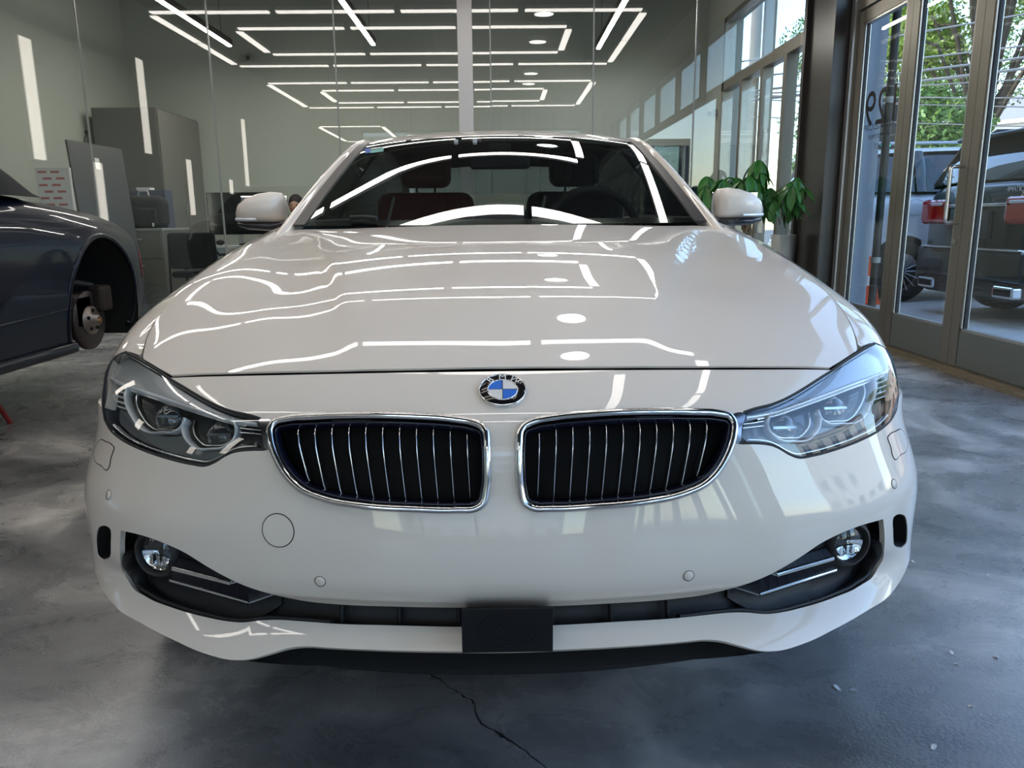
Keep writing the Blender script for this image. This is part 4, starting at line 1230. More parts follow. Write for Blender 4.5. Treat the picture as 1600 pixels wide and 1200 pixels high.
# ================================================================== white car: cabin, flanks, wheels
M_screen = thin_glass('windscreen_glass', (0.50, 0.55, 0.53), 1.5)
M_tint = thin_glass('tinted_side_glass', (0.16, 0.18, 0.18), 1.3)
M_leather = mat('black_leather', (0.016, 0.016, 0.017), 0.5)
M_red_leather = mat('red_leather', (0.16, 0.010, 0.012), 0.45)
M_tyre = mat('tyre_rubber', (0.014, 0.014, 0.014), 0.75, bump=(90, 0.2))
M_rim = mat('alloy_rim', (0.55, 0.55, 0.57), 0.22, metal=0.9)
M_frit = mat('black_frit', (0.006, 0.006, 0.007), 0.12, coat=0.8)
M_inside = mat('cabin_lining', (0.02, 0.02, 0.022), 0.8)

def cab_poly(s0, s1, t0, t1, ns=24, nt=12):
    return np.array([(s, t0) for s in np.linspace(s0, s1, ns)] + [(s1, t) for t in np.linspace(t0, t1, nt)[1:]] + [(s, t1) for s in np.linspace(s1, s0, ns)[1:]] + [(s0, t) for t in np.linspace(t1, t0, nt)[1:-1]])
ws = panel('windscreen', CABIN, cab_poly(-.955, .955, .0, .985, 40, 24), [], .07, M_screen, car, hem=.004, resample=False)
ws['label'] = 'dark windscreen reflecting the ceiling light strips'
# black printed border and rubber along the pillars
for s in (1, -1):
    panel('pillar_trim', CABIN, cab_poly(*sorted((s * .925, s * .985)), .0, 1.0, 4, 40), [], .05, mat('pillar_rubber_trim', (0.035, 0.032, 0.032), 0.35), car, hem=.008, lift=.004, resample=False)
panel('screen_frit', CABIN, cab_poly(-.925, .925, .93, .985, 40, 4), [], .05, M_frit, ws, hem=0, lift=-.002, resample=False)
panel('screen_frit', CABIN, cab_poly(-.925, .925, 0.0, .05, 40, 4), [], .05, M_frit, ws, hem=0, lift=-.002, resample=False)
roof = panel('roof', CABIN, cab_poly(-1.0, 1.0, .995, 2.95, 40, 40), [], .08, M_paint, car, hem=.02, resample=False)
panel('rear_window', CABIN, cab_poly(-.93, .93, 2.97, 3.98, 30, 20), [], .08, M_screen, car, hem=.004, resample=False)

# side frames: A pillar, roof rail and C pillar as one swept white member each side
for s in (1, -1):
    T = np.concatenate([np.linspace(-.16, 1, 30), np.linspace(1.05, 4.0, 60)])
    Pc = CABIN(np.full(len(T), s * 1.005), T)
    Nc = CABIN.normal(np.full(len(T), s * .97), T)
    out = [Vector((s * .55, 0, .0)) + Vector(n) for n in Nc]
    MB().tube(Pc + np.array([s * .006, 0, -.022]), .02, 14, flat=(.030, .020), up=[o.normalized() for o in out]).build('roof_rail', M_paint, car)
    # side glazing between waistline and rail
    ys = np.linspace(2.72, 4.98, 40)
    e = CABIN(np.full(200, s * 1.0), np.linspace(0, 4, 200)); e = e[np.argsort(e[:, 1])]
    v = []; 
    for y in ys:
        xr = np.interp(y, e[:, 1], e[:, 0]); zr = np.interp(y, e[:, 1], e[:, 2]) - .02
        b = SIDE[s]([y], [.90])[0]
        for t in np.linspace(0, 1, 6):
            v.append((b[0] + (xr - b[0]) * t + s * .018 * math.sin(PI * t), y, b[2] - .01 + (zr - b[2] + .01) * t))
    f = [(i * 6 + j, (i + 1) * 6 + j, (i + 1) * 6 + j + 1, i * 6 + j + 1) for i in range(39) for j in range(5)]
    MB().add(v, f, True).build('side_glass', M_tint, car)
    yb = 3.78
    xr = np.interp(yb, e[:, 1], e[:, 0]); zr = np.interp(yb, e[:, 1], e[:, 2]); b = SIDE[s]([yb], [.90])[0]
    MB().tube([(b[0] + s * .004, yb, b[2]), ((b[0] + xr) / 2 + s * .022, yb + .01, (b[2] + zr) / 2), (xr + s * .004, yb + .02, zr - .02)], .02, 8, flat=(.012, .045), up=Vector((s, 0, .4))).build('door_pillar', M_gloss_black, car)
    # doors, sill and rear quarter
    RY = WY + 2.81
    def poly_rect(y0, y1, v0, v1): return np.array([(y, v0) for y in np.linspace(y0, y1, 20)] + [(y1, v) for v in np.linspace(v0, v1, 20)[1:]] + [(y, v1) for y in np.linspace(y1, y0, 20)[1:]] + [(y0, v) for v in np.linspace(v1, v0, 20)[1:-1]])
    for (a, b2) in ((2.726, 3.74), (3.746, 4.42)):
        dr = panel('door', SIDE[s], poly_rect(a, b2, .27, .905), [], .05, M_paint, car, hem=.015, resample=False)
        hy = b2 - .20
        hp = SIDE[s]([hy], [.80])[0]
        MB().rbox(hp[0] - .012, hp[0] + .022 * 1, hy - .10, hy + .10, hp[2] - .014, hp[2] + .014, .008).build('door_handle', M_paint, dr)
    panel('side_sill', SIDE[s], poly_rect(2.72, 4.42, .165, .265), [], .05, M_paint, car, hem=.02, resample=False)
    arc = [(RY + WR * math.cos(a), WZ + WR * math.sin(a)) for a in np.linspace(-.40, PI + .3, 44)]
    arc = [(y, z) for y, z in arc if z > .175]
    qp = [(5.72, v) for v in np.linspace(.2, .90, 18)] + [(y, .90) for y in np.linspace(5.72, 4.426, 30)[1:]] + [(4.426, v) for v in np.linspace(.90, .17, 24)[1:]]
    # keep the rear edge of the door line clear of the wheel arch
    qp = [(y, v) for y, v in qp if math.hypot(y - RY, v - WZ) > WR + .01]
    panel('rear_wing', SIDE[s], np.array(qp + arc[::-1]), [], .05, M_paint, car, hem=.02, resample=False)
    # wheel housings
    for cy in (WY, RY):
        MB().lathe([(WR - .004, 0), (WR - .004, -.30)], 40, 'x', (0, cy, WZ), a0=-.3, a1=PI + .3).build('wheel_housing', M_gap, car).location = (s * .868 if s > 0 else -.868 + .30, 0, 0)

# boot lid, tail and underside
def tail(a, b):
    x = (a - .5) * 2
    if b < .4:
        t = b / .4; y = 5.18 + .54 * t - .05 * x * x * t; z = 1.045 - .03 * t - .03 * abs(x) ** 3; w = .60 - .0 * t
        return (x * (w + .02 * t), y, z)
    t = (b - .4) / .6
    return (x * (.61 + .17 * min(1, t * 2)), 5.72 + .06 * math.sin(PI * t) - .05 * x * x, 1.01 - .79 * t - .03 * abs(x) ** 3)
MB().grid(tail, 24, 24).build('tail_panel', M_paint, car)
for s in (1, -1):
    MB().rbox(min(s * .42, s * .74), max(s * .42, s * .74), 5.70, 5.79, .78, .90, .02).build('tail_lamp', mat('red_tail_lens', (0.35, 0.008, 0.01), 0.08, coat=1.0), car)
MB().box(-.66, .66, 1.62, 5.60, .17, .27).build('underbody', M_gap, car)
MB().box(-.50, .50, 1.62, 2.50, .25, .70).build('engine_block', M_gap, car)
MB().box(-.70, .70, 2.50, 2.56, .30, .955).build('firewall', M_gap, car)
MB().box(-.70, .70, 5.10, 5.15, .28, .98).build('boot_bulkhead', M_inside, car)
MB().box(-.70, .70, 5.05, 5.35, .98, 1.0).build('parcel_shelf', M_inside, car)

# cabin
MB().grid(lambda a, b: ((a - .5) * 1.38, 2.56 + .56 * b, .940 - .02 * (2 * b - 1) ** 2 + .025 * math.exp(-((a - .76) / .10) ** 2) * math.exp(-((b - .9) / .4) ** 2)), 40, 14).build('dashboard', M_leather, car)
MB().box(-.69, .69, 3.10, 3.13, .55, .93).build('dashboard_face', M_leather, car)
st = MB()
sw = [(.37 + .19 * math.cos(a), 3.17 + .05 * math.sin(a), .93 + .18 * math.sin(a)) for a in np.linspace(0, 2 * PI, 49)[:-1]]
wheel_o = MB().tube(sw, .017, 10, closed=True).build('steering_wheel', M_leather, car)
MB().sphere((.37, 3.16, .92), .07, sc=(1, .5, .9)).build('airbag_boss', M_leather, wheel_o)
MB().tube([(.19, 3.165, .93), (.37, 3.16, .915), (.55, 3.165, .93)], .014, 8).build('wheel_spoke', M_leather, wheel_o)
def seat(x, y, m, name='seat'):
    o = MB().rbox(x - .25, x + .25, y - .28, y + .26, .42, .58, .05, 3).build(name, m, car)
    Mx = Matrix.Translation((x, y + .24, .55)) @ Matrix.Rotation(math.radians(-16), 4, 'X')
    MB().rbox(-.24, .24, -.07, .07, 0, .60, .06, 3, Mx).build('seat_back', m, o)
    MB().rbox(-.125, .125, -.05, .05, .63, .80, .045, 3, Mx).build('headrest', m, o)
    MB().box(-.05, -.04, -.008, .008, .58, .66, Mx).box(.04, .05, -.008, .008, .58, .66, Mx).build('headrest_post', M_chrome, o)
    MB().tube([Mx @ Vector((-.19, -.075, .04)), Mx @ Vector((-.20, -.08, .35)), Mx @ Vector((-.15, -.07, .56))], .008, 6).build('seat_piping', mat('pale_piping', (0.5, 0.47, 0.44), 0.5), o)
seat(.37, 3.55, M_leather); seat(-.37, 3.55, M_red_leather)
rb = MB().rbox(-.64, .64, 4.30, 4.75, .45, .60, .05, 3).build('rear_bench', M_leather, car)
Mx = Matrix.Translation((0, 4.75, .56)) @ Matrix.Rotation(math.radians(-22), 4, 'X')
MB().rbox(-.64, .64, -.07, .07, 0, .52, .05, 3, Mx).build('bench_back', M_leather, rb)
for x in (-.38, .38):
    MB().rbox(x - .13, x + .13, -.045, .045, .52, .63, .04, 3, Mx).build('headrest', M_leather, rb)
mirror_in = MB().rbox(-.12, .12, 3.14, 3.17, 1.19, 1.25, .02, 3).build('rear_view_mirror', M_black, car)
MB().rbox(-.045, .045, 3.10, 3.16, 1.25, 1.285, .012, 2).build('sensor_housing', M_black, mirror_in)
MB().grid(lambda a, b: tuple(CABIN([(a - .5) * 1.9], [1.02 + 1.9 * b])[0] - np.array([0, 0, .03])), 20, 20).build('headlining', M_inside, car)
MB().box(-.85, .85, 2.6, 5.1, .27, .30).build('cabin_floor', M_inside, car)
for s in (1, -1):
    MB().grid(lambda a, b: (s * (.83 - .10 * b), 2.62 + 2.45 * a, .30 + .68 * b), 10, 4).build('door_card', M_inside, car)

# inspection sticker, light sensors and wiper
q = CABIN.pix([(570, 234.5), (599, 231), (599.5, 237.5), (571, 241.5)])
Pq = p3(q, CABIN.offset(.003))
stk = MB().add(list(Pq) + list(Pq - np.array([0, -.001, .001])), [(0, 1, 2, 3), (7, 6, 5, 4)]).build('inspection_sticker', mat('sticker_teal', (0.16, 0.42, 0.38), 0.5), ws)
stk['label'] = 'small blue and green sticker in the windscreen corner'
A, B, C2, D2 = Pq; m0 = lambda a, b, t: a + (b - a) * t
Z = np.array([0, -.002, .002])
MB().add([A + Z, m0(A, B, .30) + Z, m0(D2, C2, .30) + Z, D2 + Z], [(0, 1, 2, 3)]).build('sticker_band', mat('sticker_blue', (0.03, 0.10, 0.42), 0.5), stk)
MB().add([m0(A, B, .33) + Z, m0(A, B, .95) + Z, m0(m0(A, B, .95), m0(D2, C2, .95), .3) + Z, m0(m0(A, B, .33), m0(D2, C2, .33), .3) + Z], [(0, 1, 2, 3)]).build('sticker_band', mat('sticker_white', (0.7, 0.72, 0.7), 0.5), stk)
for px in (712.5, 742):
    q = CABIN.pix([(px, 222)]); c = p3(q, CABIN.offset(.003))[0]
    MB().rbox(c[0] - .008, c[0] + .008, c[1] - .004, c[1] + .004, c[2] - .007, c[2] + .007, .002).build('toll_tag_clip', mat('clip_grey', (0.5, 0.5, 0.5), 0.4), ws)
q = CABIN.pix([(548, 346), (566, 344.5), (590, 347)]); MB().tube(p3(q, CABIN.offset(.012)), .007, 8).build('wiper_arm', M_black, car)

# wheels
def wheel(x, y, s):
    o = MB().lathe([(.205, -.10), (.225, -.112), (.30, -.112), (.328, -.095), (.333, -.06), (.333, .06), (.328, .095), (.30, .112), (.225, .112), (.205, .10)], 48, 'x', (x, y, .333)).build('wheel', M_tyre, car)
    MB().lathe([(.212, .09 * s), (.195, .06 * s), (.19, -.09 * s), (.212, -.10 * s)], 48, 'x', (x, y, .333)).build('rim', M_rim, o)
    MB().lathe([(0, .075 * s), (.05, .075 * s), (.06, .05 * s), (.06, 0)], 24, 'x', (x, y, .333)).build('hub', M_rim, o)
    for k in range(10):
        a = 2 * PI * k / 10
        MB().tube([(x + s * .065, y + .05 * math.cos(a), .333 + .05 * math.sin(a)), (x + s * .075, y + .205 * math.cos(a), .333 + .205 * math.sin(a))], .014, 6, flat=(.012, .016), up=Vector((1, 0, 0))).build('spoke', M_rim, o)
    MB().lathe([(0, 0), (.16, 0), (.16, .012), (0, .012)], 32, 'x', (x - s * .02, y, .333)).build('brake_disc', M_dark_chrome, o)
for s in (1, -1):
    wheel(s * .772, WY, s); wheel(s * .772, WY + 2.81, s)

# door mirrors
def door_mirror(s):
    # cap cross sections from inner to outer: centre (x,y,z), half sizes
    secs = [(.795, 2.93, 1.042, .030, .036), (.806, 2.925, 1.044, .052, .054), (.840, 2.92, 1.046, .062, .057), (.885, 2.92, 1.043, .064, .053), (.930, 2.925, 1.036, .060, .046), (.962, 2.935, 1.027, .046, .036), (.982, 2.95, 1.018, .022, .019)]
    v = []; n = 28
    for (x, y, z, hy, hz) in secs:
        for i in range(n):
            a = 2 * PI * i / n; c, sn = math.cos(a), math.sin(a)
            k = 2.6
            e = (abs(c) ** k + abs(sn) ** k) ** (-1 / k)
            v.append((s * x, y + hy * c * e, z + hz * sn * e))
    f = []
    for i in range(len(secs) - 1):
        for j in range(n):
            f.append((i * n + j, i * n + (j + 1) % n, (i + 1) * n + (j + 1) % n, (i + 1) * n + j))
    f += [tuple(range(n)), tuple(range((len(secs) - 1) * n, len(secs) * n))]
    cap = MB().add(v, f, True).build('door_mirror', M_paint, car)
    cap['label'] = 'white door mirror cap on a black foot'
    base = MB(); v = []
    for (x, y, z, hy, hz) in [(.795, 2.93, .981, .045, .017), (.86, 2.925, .980, .062, .018), (.93, 2.93, .982, .058, .016), (.972, 2.945, .988, .036, .010)]:
        for i in range(16):
            a = 2 * PI * i / 16; v.append((s * x, y + hy * math.cos(a), z + hz * math.sin(a)))
    f = [(i * 16 + j, i * 16 + (j + 1) % 16, (i + 1) * 16 + (j + 1) % 16, (i + 1) * 16 + j) for i in range(3) for j in range(16)] + [tuple(range(16)), tuple(range(48, 64))]
    base.add(v, f, True).tube([(s * .83, 2.93, .985), (s * .79, 2.93, .965), (s * .74, 2.92, .955)], .02, 10, flat=(.016, .03), up=Vector((0, 0, 1)))
    base.build('mirror_foot', M_gloss_black, cap)
    MB().tube([(s * .885, 2.857, 1.003), (s * .93, 2.863, 1.003), (s * .968, 2.888, 1.004)], .006, 8, flat=(.006, .004), up=Vector((0, 0, 1))).build('turn_indicator', mat('indicator_lens', (0.75, 0.78, 0.82), 0.08, metal=0.4, coat=1.0), cap)
    MB().rbox(min(s * .80, s * .975), max(s * .80, s * .975), 2.975, 2.985, .995, 1.09, .004).build('mirror_glass', M_chrome, cap)
for s in (1, -1): door_mirror(s)

for ch in car.children:
    ch.matrix_parent_inverse = Matrix.Translation((0, -CAR_Y, 0))
# ================================================================== office behind the glass
M_desk = mat('pale_desk_top', (0.55, 0.56, 0.54), 0.35)
M_metal_grey = mat('grey_powder_coat', (0.30, 0.31, 0.30), 0.45)
M_cab = mat('dark_grey_cabinet', (0.10, 0.10, 0.095), 0.45)
M_cab_side = mat('taupe_cabinet', (0.17, 0.165, 0.15), 0.5)
M_monitor = mat('monitor_black', (0.008, 0.009, 0.010), 0.10, coat=0.3)
M_fabric = mat('black_mesh_fabric', (0.02, 0.02, 0.022), 0.9)

# pendant lights over the desks
def pendant(x, y0, y1, z, label):
    o = thing('pendant_light', label, 'pendant light', (x, (y0 + y1) / 2, z), 0, None)
    L = (y1 - y0) / 2
    MB().box(-.035, .035, -L, L, .012, .085).build('housing', mat('pendant_bronze', (0.03, 0.026, 0.024), 0.4), o)
    MB().box(-.022, .022, -L + .01, L - .01, 0, .011).build('diffuser', emitter('pendant_glow', (1.0, 0.95, 0.88), 95.0), o)
    for k in (-.75, .75):
        MB().cyl((0, L * k, .085), (0, L * k, ZC - z), .003, n=6).build('hanging_wire', M_black, o)
        MB().cyl((0, L * k, .085), (0, L * k, .115), .010, n=10).build('wire_gripper', M_chrome, o)
pendant(-3.43, 8.15, 10.55, 3.20, 'linear pendant light over the white desk')
pendant(-1.60, 8.15, 10.55, 3.20, 'linear pendant light hanging left of the pale post')
pendant(1.32, 8.15, 10.85, 3.20, 'linear pendant light hanging near the wall mounted screens')

# tall storage cupboard in the corner
cx0 = at_y(208, 300, 10.15)[0]; cx1 = at_y(258, 300, 10.15)[0]
c = thing('storage_cupboard', 'tall dark grey storage cupboard standing in the office corner', 'cupboard', (XL + .55, 10.85, 0))
MB().rbox(-.40, .40, -.68, .68, 0.0, 2.42, .006).build('carcass', M_cab, c)
for k in (-1, 1):
    d = MB().rbox(.402, .420, -.665 if k < 0 else .003, -.003 if k < 0 else .665, .08, 2.40, .004).build('door', M_cab_side, c)
    MB().rbox(.420, .435, k * .03 - .008, k * .03 + .008, 1.05, 1.25, .003).build('handle', M_alu_light, d)

# low cabinet with the rucksack, in front of it
lx, ly = at_y(236, 400, 9.0)[0], 8.95
low = thing('low_cabinet', 'low grey office cabinet below the black rucksack', 'cabinet', (lx - .02, ly + .05, 0))
MB().rbox(-.28, .30, -.30, .45, 0, .92, .006).build('carcass', M_cab_side, low)
MB().rbox(-.29, .31, -.31, .46, .92, .945, .004).build('top', M_metal_grey, low)
for z in (.03, .33, .62):
    dr = MB().rbox(-.27, .29, -.318, -.30, z, z + .275, .004).build('drawer', M_cab_side, low)
    MB().rbox(-.06, .08, -.33, -.318, z + .20, z + .215, .003).build('handle', M_alu_light, dr)
bag = thing('rucksack', 'black rucksack with a carrying loop on the low cabinet', 'bag', (lx, ly + .02, .945))
bv = MB().rbox(-.24, .24, -.14, .14, 0, .36, .09, 4).build('bag_body', M_fabric, bag)
MB().rbox(-.20, .20, -.19, -.13, .03, .22, .03, 3).build('front_pocket', M_fabric, bag)
MB().tube([(-.06, 0, .35), (-.05, 0, .41), (.05, 0, .41), (.06, 0, .35)], .010, 8).build('carrying_loop', mat('pale_strap', (0.4, 0.4, 0.38), 0.6), bag)
MB().rbox(.15, .17, -.196, -.188, .02, .06, .003).build('zip_tag', M_plastic_white, bag)
bxo = thing('cardboard_box', 'small blue and grey box behind the rucksack', 'box', (lx - .04, ly + .32, .945))
MB().rbox(-.20, .20, -.10, .10, 0, .43, .004).build('box_body', mat('slate_blue_card', (0.08, 0.09, 0.14), 0.6), bxo)
MB().rbox(-.14, .02, -.07, .05, .43, .46, .004).build('folded_papers', mat('paper_white', (0.7, 0.7, 0.72), 0.6), bxo)

# dark board leaning on the left wall
bd = thing('leaning_board', 'dark grey board leaning against the left wall', 'board', (0, 0, 0))
tl, tr, br, bl = at_y(104, 218, 8.15), at_y(190, 233, 8.75), at_y(205, 320, 8.65), at_y(124, 330, 8.05)
def stretch(a, b, z):
    t = (z - a[2]) / (b[2] - a[2]); return a + (b - a) * t
g0, g1 = stretch(tl, bl, .02), stretch(tr, br, .02)
MB().prism([g0, g1, tr, tl], (-.03, .02, 0)).build('board_panel', mat('charcoal_board', (0.045, 0.045, 0.050), 0.4, noise=(3, .2)), bd)
lab = [tl + (tr - tl) * .44 + (bl - tl) * .20, tl + (tr - tl) * .52 + (bl - tl) * .20, tl + (tr - tl) * .52 + (bl - tl) * .36, tl + (tr - tl) * .44 + (bl - tl) * .36]
MB().prism([p + np.array([.006, -.008, 0]) for p in lab], (-.004, .005, 0)).build('paper_label', M_plastic_white, bd)
for k in (.26, .38):
    st_ = [tl + (tr - tl) * k + (bl - tl) * .62, tl + (tr - tl) * (k + .04) + (bl - tl) * .62, tl + (tr - tl) * (k + .04) + (bl - tl) * .84, tl + (tr - tl) * k + (bl - tl) * .84]
    MB().prism([p + np.array([.006, -.008, 0]) for p in st_], (-.004, .005, 0)).build('bright_slot', M_alu_light, bd)

# socket with plug and cable above the board
sp = at_x(132, 207, XL)
so = thing('wall_socket', 'black plug with drooping cable in the left wall socket', 'socket', (XL, sp[1], sp[2]))
MB().rbox(0, .012, -.04, .04, -.06, .06, .003).build('socket_plate', M_wall, so)
MB().rbox(.012, .05, -.03, .03, -.02, .025, .006).build('plug', M_black, so)
MB().tube(smooth_line([(.05, .0, 0), (.10, -.10, .01), (.11, -.22, -.08), (.10, -.26, -.25), (.08, -.27, -.45)], .03), .007, 6).build('cable', M_black, so)
MB().rbox(0, .010, -.05, .03, -.17, -.15, .002).build('socket_mark', M_metal_grey, so)

# white printed carton behind the dark car
q = at_y(83.5, 285, 7.8)
ca = thing('printed_carton', 'white carton with rows of small red print behind the dark car', 'box', (q[0], 7.90, 0))
zt = at_y(84, 262, 7.8)[2]; wx = .165
MB().rbox(-wx, wx, -.10, -.06, 0, zt, .004).build('carton_body', mat('white_card', (0.62, 0.60, 0.61), 0.6), ca)
for i in range(6):
    for j in range(3):
        x = -.10 + .125 * j + (.045 if i % 2 else 0); z = zt - .03 - i * .062
        pm = MB()
        pm.box(x - .042, x + .042, -.1015, -.1005, z - .020, z + .001)
        if x + .042 < wx: pm.build('red_print', mat('red_print', (0.42, 0.12, 0.13), 0.6), ca)

# desk with monitor, mouse, phone
dz = .74
dx0, dx1, dyf, dyb = -3.68, -1.75, 9.05, 9.75
dk = thing('office_desk', 'pale office desk with square legs behind the glass', 'desk', ((dx0 + dx1) / 2, (dyf + dyb) / 2, 0))
hw, hd_ = (dx1 - dx0) / 2, (dyb - dyf) / 2
MB().rbox(-hw, hw, -hd_, hd_, dz - .03, dz, .004).build('desk_top', M_desk, dk)
for sx in (-1, 1):
    for sy in (-1, 1):
        MB().box(sx * (hw - .42) - .05, sx * (hw - .42) + .05, sy * (hd_ - .06) - .03, sy * (hd_ - .06) + .03, 0, dz - .03).build('leg', mat('pale_green_steel', (0.42, 0.46, 0.44), 0.4), dk)
MB().rbox(.1, hw - .05, hd_ - .05, hd_ - .02, .25, dz - .03, .003).build('modesty_panel', M_desk, dk)
mn = thing('desktop_monitor', 'large black desktop monitor on the office desk', 'monitor', (-2.95, 9.42, dz))
p0, p1 = at_y(322, 301, 9.42), at_y(424, 366, 9.42)
cxm = (p0[0] + p1[0]) / 2 + 2.95
MB().rbox(cxm - (p1[0] - p0[0]) / 2, cxm + (p1[0] - p0[0]) / 2, -.02, .02, p1[2] - dz, p0[2] - dz, .006).build('screen', M_monitor, mn)
MB().box(cxm - .03, cxm + .03, .0, .02, .01, .30).build('stand_post', M_metal_grey, mn)
MB().rbox(cxm - .14, cxm + .14, -.10, .10, 0, .015, .005).build('stand_foot', M_metal_grey, mn)
ms = thing('computer_mouse', 'dark computer mouse on the desk before the monitor', 'mouse', (at_z(332, 374, dz)[0] if False else -3.28, 9.18, dz))
MB().sphere((0, 0, .034), .06, sc=(.75, 1.1, .55)).build('mouse_body', M_black, ms)
MB().box(-.002, .002, -.06, -.02, .058, .066).build('mouse_wheel', M_metal_grey, ms)
kb = thing('keyboard', 'black keyboard on the desk under the monitor', 'keyboard', (-2.82, 9.17, dz))
MB().rbox(-.22, .22, -.07, .07, 0, .018, .004).build('keyboard_body', M_black, kb)
kk = MB()
for i in range(12):
    for j in range(4): kk.box(-.205 + i * .035, -.175 + i * .035, -.055 + j * .03, -.03 + j * .03, .018, .023)
kb2 = kk.build('keys', M_gasket, kb); kb2['kind'] = 'stuff'
ph_ = thing('desk_phone', 'flat dark phone lying on the desk edge', 'phone', (-3.62, 9.2, dz))
MB().rbox(-.12, .12, -.06, .06, 0, .012, .004).build('phone_body', M_black, ph_)
MB().box(-.10, .10, -.05, .05, .012, .0125).build('phone_screen', M_monitor, ph_)
# visitor's chair before the desk
def office_chair(x, y, rz, label):
    o = thing('office_chair', label, 'chair', (x, y, 0), rz)
    MB().rbox(-.25, .25, -.24, .24, .42, .49, .03, 3).build('seat', M_fabric, o)
    MB().rbox(-.24, .24, .21, .26, .52, .90, .02, 3).build('backrest', M_fabric, o)
    for sx in (-1, 1):
        MB().tube([(sx * .27, -.22, 0), (sx * .27, -.22, .64), (sx * .27, -.16, .66), (sx * .27, .20, .66), (sx * .25, .24, .70)], .013, 8).build('armrest', M_black, o)
        MB().tube([(sx * .27, .26, 0), (sx * .26, .24, .45), (sx * .24, .24, .88)], .013, 8).build('leg', M_black, o)
    MB().tube([(-.27, -.18, .42), (.27, -.18, .42)], .012, 8).build('seat_rail', M_black, o)
    return o
office_chair(-3.30, 8.62, PI, 'black visitor chair with arms before the white desk')
# drawer unit under the desk
px_, py_ = -2.15 - (dx0 + dx1) / 2, 9.42 - (dyf + dyb) / 2
ped = MB().rbox(px_ - .25, px_ + .25, py_ - .26, py_ + .26, .0, .62, .004).build('drawer_pedestal', M_desk, dk)
for z in (.04, .23, .42):
    MB().rbox(px_ - .24, px_ + .24, py_ - .275, py_ - .26, z, z + .18, .004).build('drawer', M_desk, ped)
    MB().rbox(px_ - .06, px_ + .06, py_ - .285, py_ - .275, z + .14, z + .15, .002).build('drawer_handle', M_metal_grey, ped)

# security cameras
def dome_camera(loc, d, label):
    o = thing('security_camera', label, 'camera', loc)
    d = Vector(d).normalized()
    MB().cyl((0, 0, 0), tuple(d * -.05), .045, n=20).build('mount', M_plastic_white if False else M_metal_grey, o)
    MB().sphere(tuple(d * .03), .05).build('camera_ball', M_metal_grey, o)
    MB().cyl(tuple(d * .06), tuple(d * .085), .030, n=20).build('camera_lens', M_gloss_black, o)
p = at_y(390, 90, YB - .05); dome_camera(tuple(p), (.0, -1, -.25), 'small dome security camera under the pendant lights on the back wall')
p = at_x(1115, 176, XR - .05); dome_camera((p[0], min(p[1], YB - .1), p[2]), (-1, -.4, -.25), 'small security camera beside the office side windows')

# wall mounted screens on the back wall
for (a, b, c2, d2, lab) in ((1012, 228, 1072, 345, 'large dark wall screen with bright streaks beside the windscreen pillar'), (1075, 292, 1115, 380, 'dark screen low beside the door mirror and plant')):
    y = YB - .06 if a < 1050 else 9.6
    p0, p1 = at_y(a, b, y), at_y(c2, d2, y)
    if a < 1050:
        o = thing('wall_screen', lab, 'screen', ((p0[0] + p1[0]) / 2, YB, p1[2]))
        w = (p1[0] - p0[0]) / 2
        MB().rbox(-w, w, -.06, -.0, 0, p0[2] - p1[2], .006).build('screen_frame', M_black, o)
        MB().box(-w + .01, w - .01, -.062, -.06, .01, p0[2] - p1[2] - .01).build('screen_glass', mat('screen_navy', (0.006, 0.010, 0.028), 0.06, coat=0.6), o)
    else:
        o = thing('floor_screen', lab, 'screen', ((p0[0] + p1[0]) / 2, y, 0))
        w = (p1[0] - p0[0]) / 2
        MB().rbox(-w, w, -.03, .03, .35, p0[2], .006).build('screen_frame', M_black, o)
        MB().box(-w + .012, w - .012, -.032, -.03, .37, p0[2] - .012).build('screen_glass', mat('screen_navy'), o)
        MB().rbox(-.04, .04, -.02, .02, .02, .36, .004).build('stand_post', M_black, o)
        MB().rbox(-.3, .3, -.2, .2, 0, .03, .006).build('stand_foot', M_black, o)

# light switch on the brown column and outlet below
p = at_x(1255, 294, XR - .165)
sw_ = thing('light_switch', 'white double light switch on the brown column', 'switch', (XR - .2, 7.41, p[2]))
MB().rbox(-.012, 0, -.035, .035, -.06, .06, .004).build('switch_plate', M_plastic_white, sw_)
for k in (-1, 1): MB().rbox(-.020, -.012, k * .015 - .009, k * .015 + .009, -.03, .03, .002).build('rocker', M_plastic_white, sw_)
p = at_x(1248, 422, XR - .165)
ou = thing('power_outlet', 'small pale power outlet low on the brown column', 'outlet', (XR - .2, 7.41, max(.35, p[2])))
MB().rbox(-.010, 0, -.035, .035, -.055, .055, .004).build('outlet_plate', M_plastic_white, ou)
for k in (-1, 1): MB().box(-.0115, -.010, -.012, .012, k * .025 - .012, k * .025 + .012).build('socket_face', M_metal_grey, ou)

# ---- money tree in a white planter on a dark stand
PY = 7.05
pc = at_y(1172, 330, PY)
pt = thing('potted_money_tree', 'leafy green money tree with braided trunk beside the brown column', 'plant', (pc[0] - .06, PY - .12, .0))
pl = MB().lathe([(0, .30), (.17, .30), (.185, .32), (.20, .62), (.185, .62), (.175, .60), (0, .60)], 32).build('pot', mat('brown_pot', (0.12, 0.085, 0.06), 0.5), pt)
MB().box(-.16, .16, -.16, .16, 0, .30).build('plant_stand', M_gloss_black, pt)
for k in range(3):
    pts = [(.028 * math.cos(2 * PI * k / 3 + t * 7), .028 * math.sin(2 * PI * k / 3 + t * 7), 0.58 + .52 * t) for t in np.linspace(0, 1, 16)]
    MB().tube(pts, .018, 8).build('trunk', mat('tan_bark', (0.22, 0.15, 0.09), 0.8, noise=(30, .25)), pt)
M_leaf = mat('glossy_green_leaf', (0.045, 0.17, 0.028), 0.32, noise=(5, .35))
